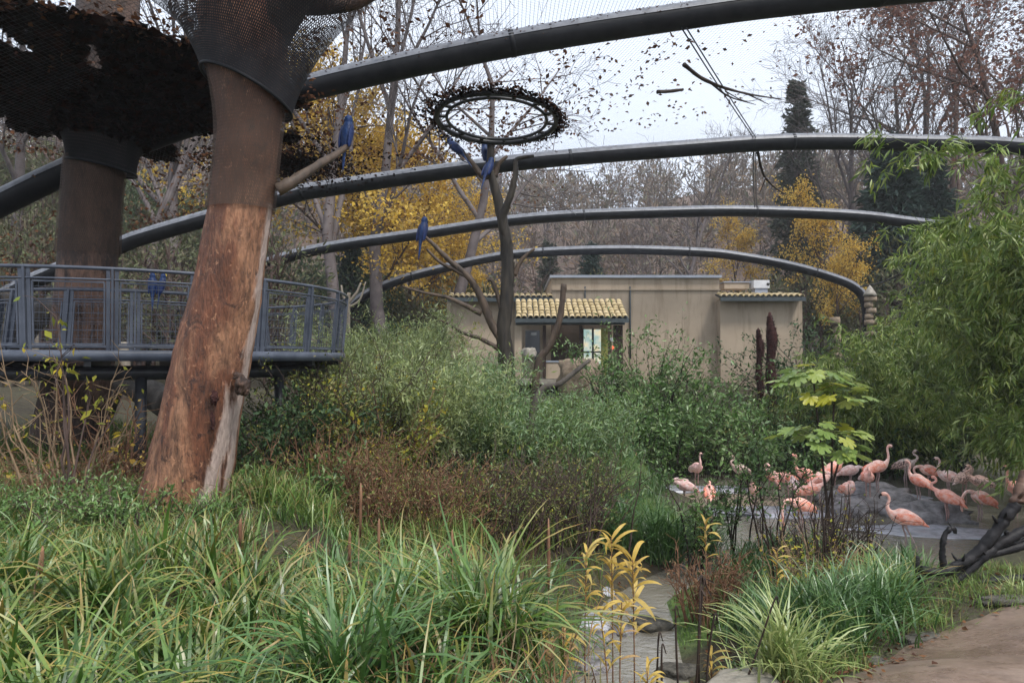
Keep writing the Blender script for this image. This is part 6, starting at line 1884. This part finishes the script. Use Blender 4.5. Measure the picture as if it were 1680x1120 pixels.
flamingo(1486, 762, W + .02, 1.0, 300, 's', 'greyish young flamingo standing upright with its neck in an S', 'young')
flamingo(1506, 788, W - .05, .95, 110, 'up', 'pink flamingo seen from behind, neck up and turned left', side=.05)
flamingo(1524, 772, W - .05, .95, 170, 'low', 'pink flamingo bent low behind the S necked one')
flamingo(1556, 782, W - .1, 1.0, 175, 'up', 'pale pink flamingo facing left with raised neck and white flank', 'pale')
flamingo(1582, 783, W - .05, .95, 20, 'preen', 'greyish young flamingo preening right of the pale pink one', 'young')
flamingo(1553, 815, W - .15, .98, 125, 's', 'coral flamingo seen from behind with S shaped neck right of the rocks')
flamingo(1608, 790, W - .05, .92, 160, 's', 'young mottled flamingo under the bamboo', 'young')
flamingo(1604, 817, W - .22, .98, 185, 'feed', 'flamingo with long tail pointing right, wading under the bamboo', tilt=-.12)
flamingo(1665, 800, W - .05, .95, 200, 'tall', 'flamingo half hidden by hanging bamboo near the driftwood')
flamingo(1487, 849, W - .12, .98, 160, 'up', 'nearest flamingo, walking left in the shallows in front of the rocks', legs='step', tilt=.08)
flamingo(1391, 802, W + .02, .92, 265, 'sleep', 'flamingo asleep with hidden head, coral tail toward the rock island', side=.06)
flamingo(1395, 772, W - .05, .92, 350, 'low', 'pale flamingo behind the sleeping one, head lowered', 'pale')
flamingo(1368, 768, W + .05, 1.0, 20, 'preen', 'flamingo preening under the big lobed leaves')
flamingo(1345, 786, W - .02, .92, 330, 'sleep', 'flamingo resting behind the dark red stems')
flamingo(1322, 778, W - .05, .95, 175, 'tall', 'flamingo with long straight neck raised in the middle of the crowd')
flamingo(1290, 784, W - .03, .95, 205, 'low', 'flamingo with rounded back feeding at the left of the crowd')
flamingo(1303, 797, W, .9, 80, 'sleep', 'pale flamingo seen from behind in front of the feeding one', 'pale')
flamingo(1330, 803, W, .92, 350, 'preen', 'flamingo preening behind the leafless stems')
flamingo(1313, 829, W - .12, .95, 195, 'feed', 'flamingo dipping its bill in the water in front of the crowd')
flamingo(1265, 779, W, .9, 100, 'preen', 'flamingo half hidden by the crooked sapling')
flamingo(1238, 803, W - .03, .92, 240, 'preen', 'coral flamingo bent over beside the sapling stem')
flamingo(1214, 770, W, .9, 200, 's', 'young flamingo seen through the sapling leaves', 'young')
flamingo(1164, 806, W + .02, .88, 75, 'sleep', 'flamingo with tucked head on the gravel bar before the dark sedge', 'pink')
flamingo(1123, 797, W + .02, .85, 180, 'sleep', 'flamingo lying low at the end of the gravel bar', 'pale')
flamingo(1143, 768, W + .08, .9, 280, 'up', 'pale flamingo standing alone on the grey ledge at the lawn edge', 'pale')

# ================================================================ blue macaws
def macaw_meshes(turn):
    pts = [(-.13, -.50, .008, .006), (-.115, -.36, .022, .012), (-.095, -.18, .034, .02), (-.07, -.02, .065, .055), (-.03, .10, .104, .09), (0.0, .21, .11, .10), (.015, .30, .088, .082), (.022, .355, .07, .07), (.03, .41, .074, .078), (.035, .455, .06, .066), (.035, .49, .026, .03), (.035, .50, .006, .006)]
    p = cr([(x, 0, z) for x, z, a, b in pts], 4); r = np.maximum(cr([(a, b, 0) for x, z, a, b in pts], 4)[:, :2], .005)
    mb = MB(); mb.tube(p, r, 14, fixed_side=(0, 1, 0))
    for s_ in (-1, 1): mb.tube([(.0, s_ * .035, .07), (.02, s_ * .035, .02), (.035, s_ * .035, -.01)], [.02, .014, .01], 6)
    body = mb.mesh('macaw')
    ws = []
    for s_ in (-1, 1):
        w = MB(); w.ell((-.045, s_ * .092, .12), (.062, .024, .22), np.array(Matrix.Rotation(.28, 3, 'Y')), nu=12, nv=10); ws.append(w.mesh('wing'))
    b = MB(); b.tube(cr([(.07, 0, .445), (.115, 0, .445), (.145, 0, .415), (.14, 0, .375), (.128, 0, .36)], 3), np.linspace(.036, .005, 13), 8)
    fc = MB()
    for s_ in (-1, 1):
        fc.ell((.085, s_ * .05, .425), (.018, .014, .03), nu=8, nv=6); fc.ell((.062, s_ * .066, .455), (.016, .008, .016), nu=8, nv=6)
    return body, ws[0], ws[1], b.mesh('beak'), fc.mesh('face_patch')
MM = macaw_meshes(0)
MM[0].materials.append(M['macaw']); MM[1].materials.append(M['macaw_wing']); MM[2].materials.append(M['macaw_wing']); MM[3].materials.append(M['black_plastic']); MM[4].materials.append(M['face'])
def macaw(px, py, d, s, face, label, lean=0.0, roll=0.0):
    """px, py: the feet"""
    p = P(px, py, d)
    o = bpy.data.objects.new('macaw', MM[0]); col.objects.link(o)
    o.location = p; o.scale = (s, s, s); o.rotation_euler = (roll, lean, rad(face))
    tag(o, label, 'macaw', 'blue macaws')
    for nm, me_ in (('wing', MM[1]), ('wing', MM[2]), ('beak', MM[3]), ('face_patch', MM[4])):
        c = bpy.data.objects.new(nm, me_); col.objects.link(c); c.parent = o
macaw(570, 236, T1D + 1.0, .74, 70, 'blue macaw perched on the branch stub of the stripped trunk')
macaw(752, 252, 17.0, 1.08, 150, 'blue macaw leaning left on the upper left branch of the perch tree', lean=.55)
macaw(797, 262, 17.25, 1.0, 120, 'dark macaw half hidden behind the top of the perch tree', lean=.1)
macaw(800, 286, 16.75, 1.0, 60, 'blue macaw clinging to the perch tree just under its top', lean=.35)
macaw(694, 391, 16.9, 1.1, 60, 'blue macaw at the tip of the long left branch of the perch tree', lean=.05)
q = wp(rad(-72), RO + .06, DZ + 1.24)
macaw(250, 478, 11.2, .62, 120, 'left one of two dark macaws behind the walkway handrail')
macaw(266, 477, 11.2, .58, 60, 'right one of two dark macaws behind the walkway handrail')

# ================================================================ damp air
hz = MB(); hz.box((0, 390, 22.2), (1500, 1080, 51.4))
hm_, hnt, hb = newmat('damp_air')
hnt.nodes.remove(hb)
vol = hnt.nodes.new('ShaderNodeVolumePrincipled')
vol.inputs['Color'].default_value = (.93, .95, 1.0, 1)
vol.inputs['Density'].default_value = HAZE
vol.inputs['Anisotropy'].default_value = 0.0
hnt.links.new(vol.outputs['Volume'], hnt.nodes['Material Output'].inputs['Volume'])
tag(hz.build('haze', hm_, smooth=False), 'thin damp air fading the far wood', kind='stuff')
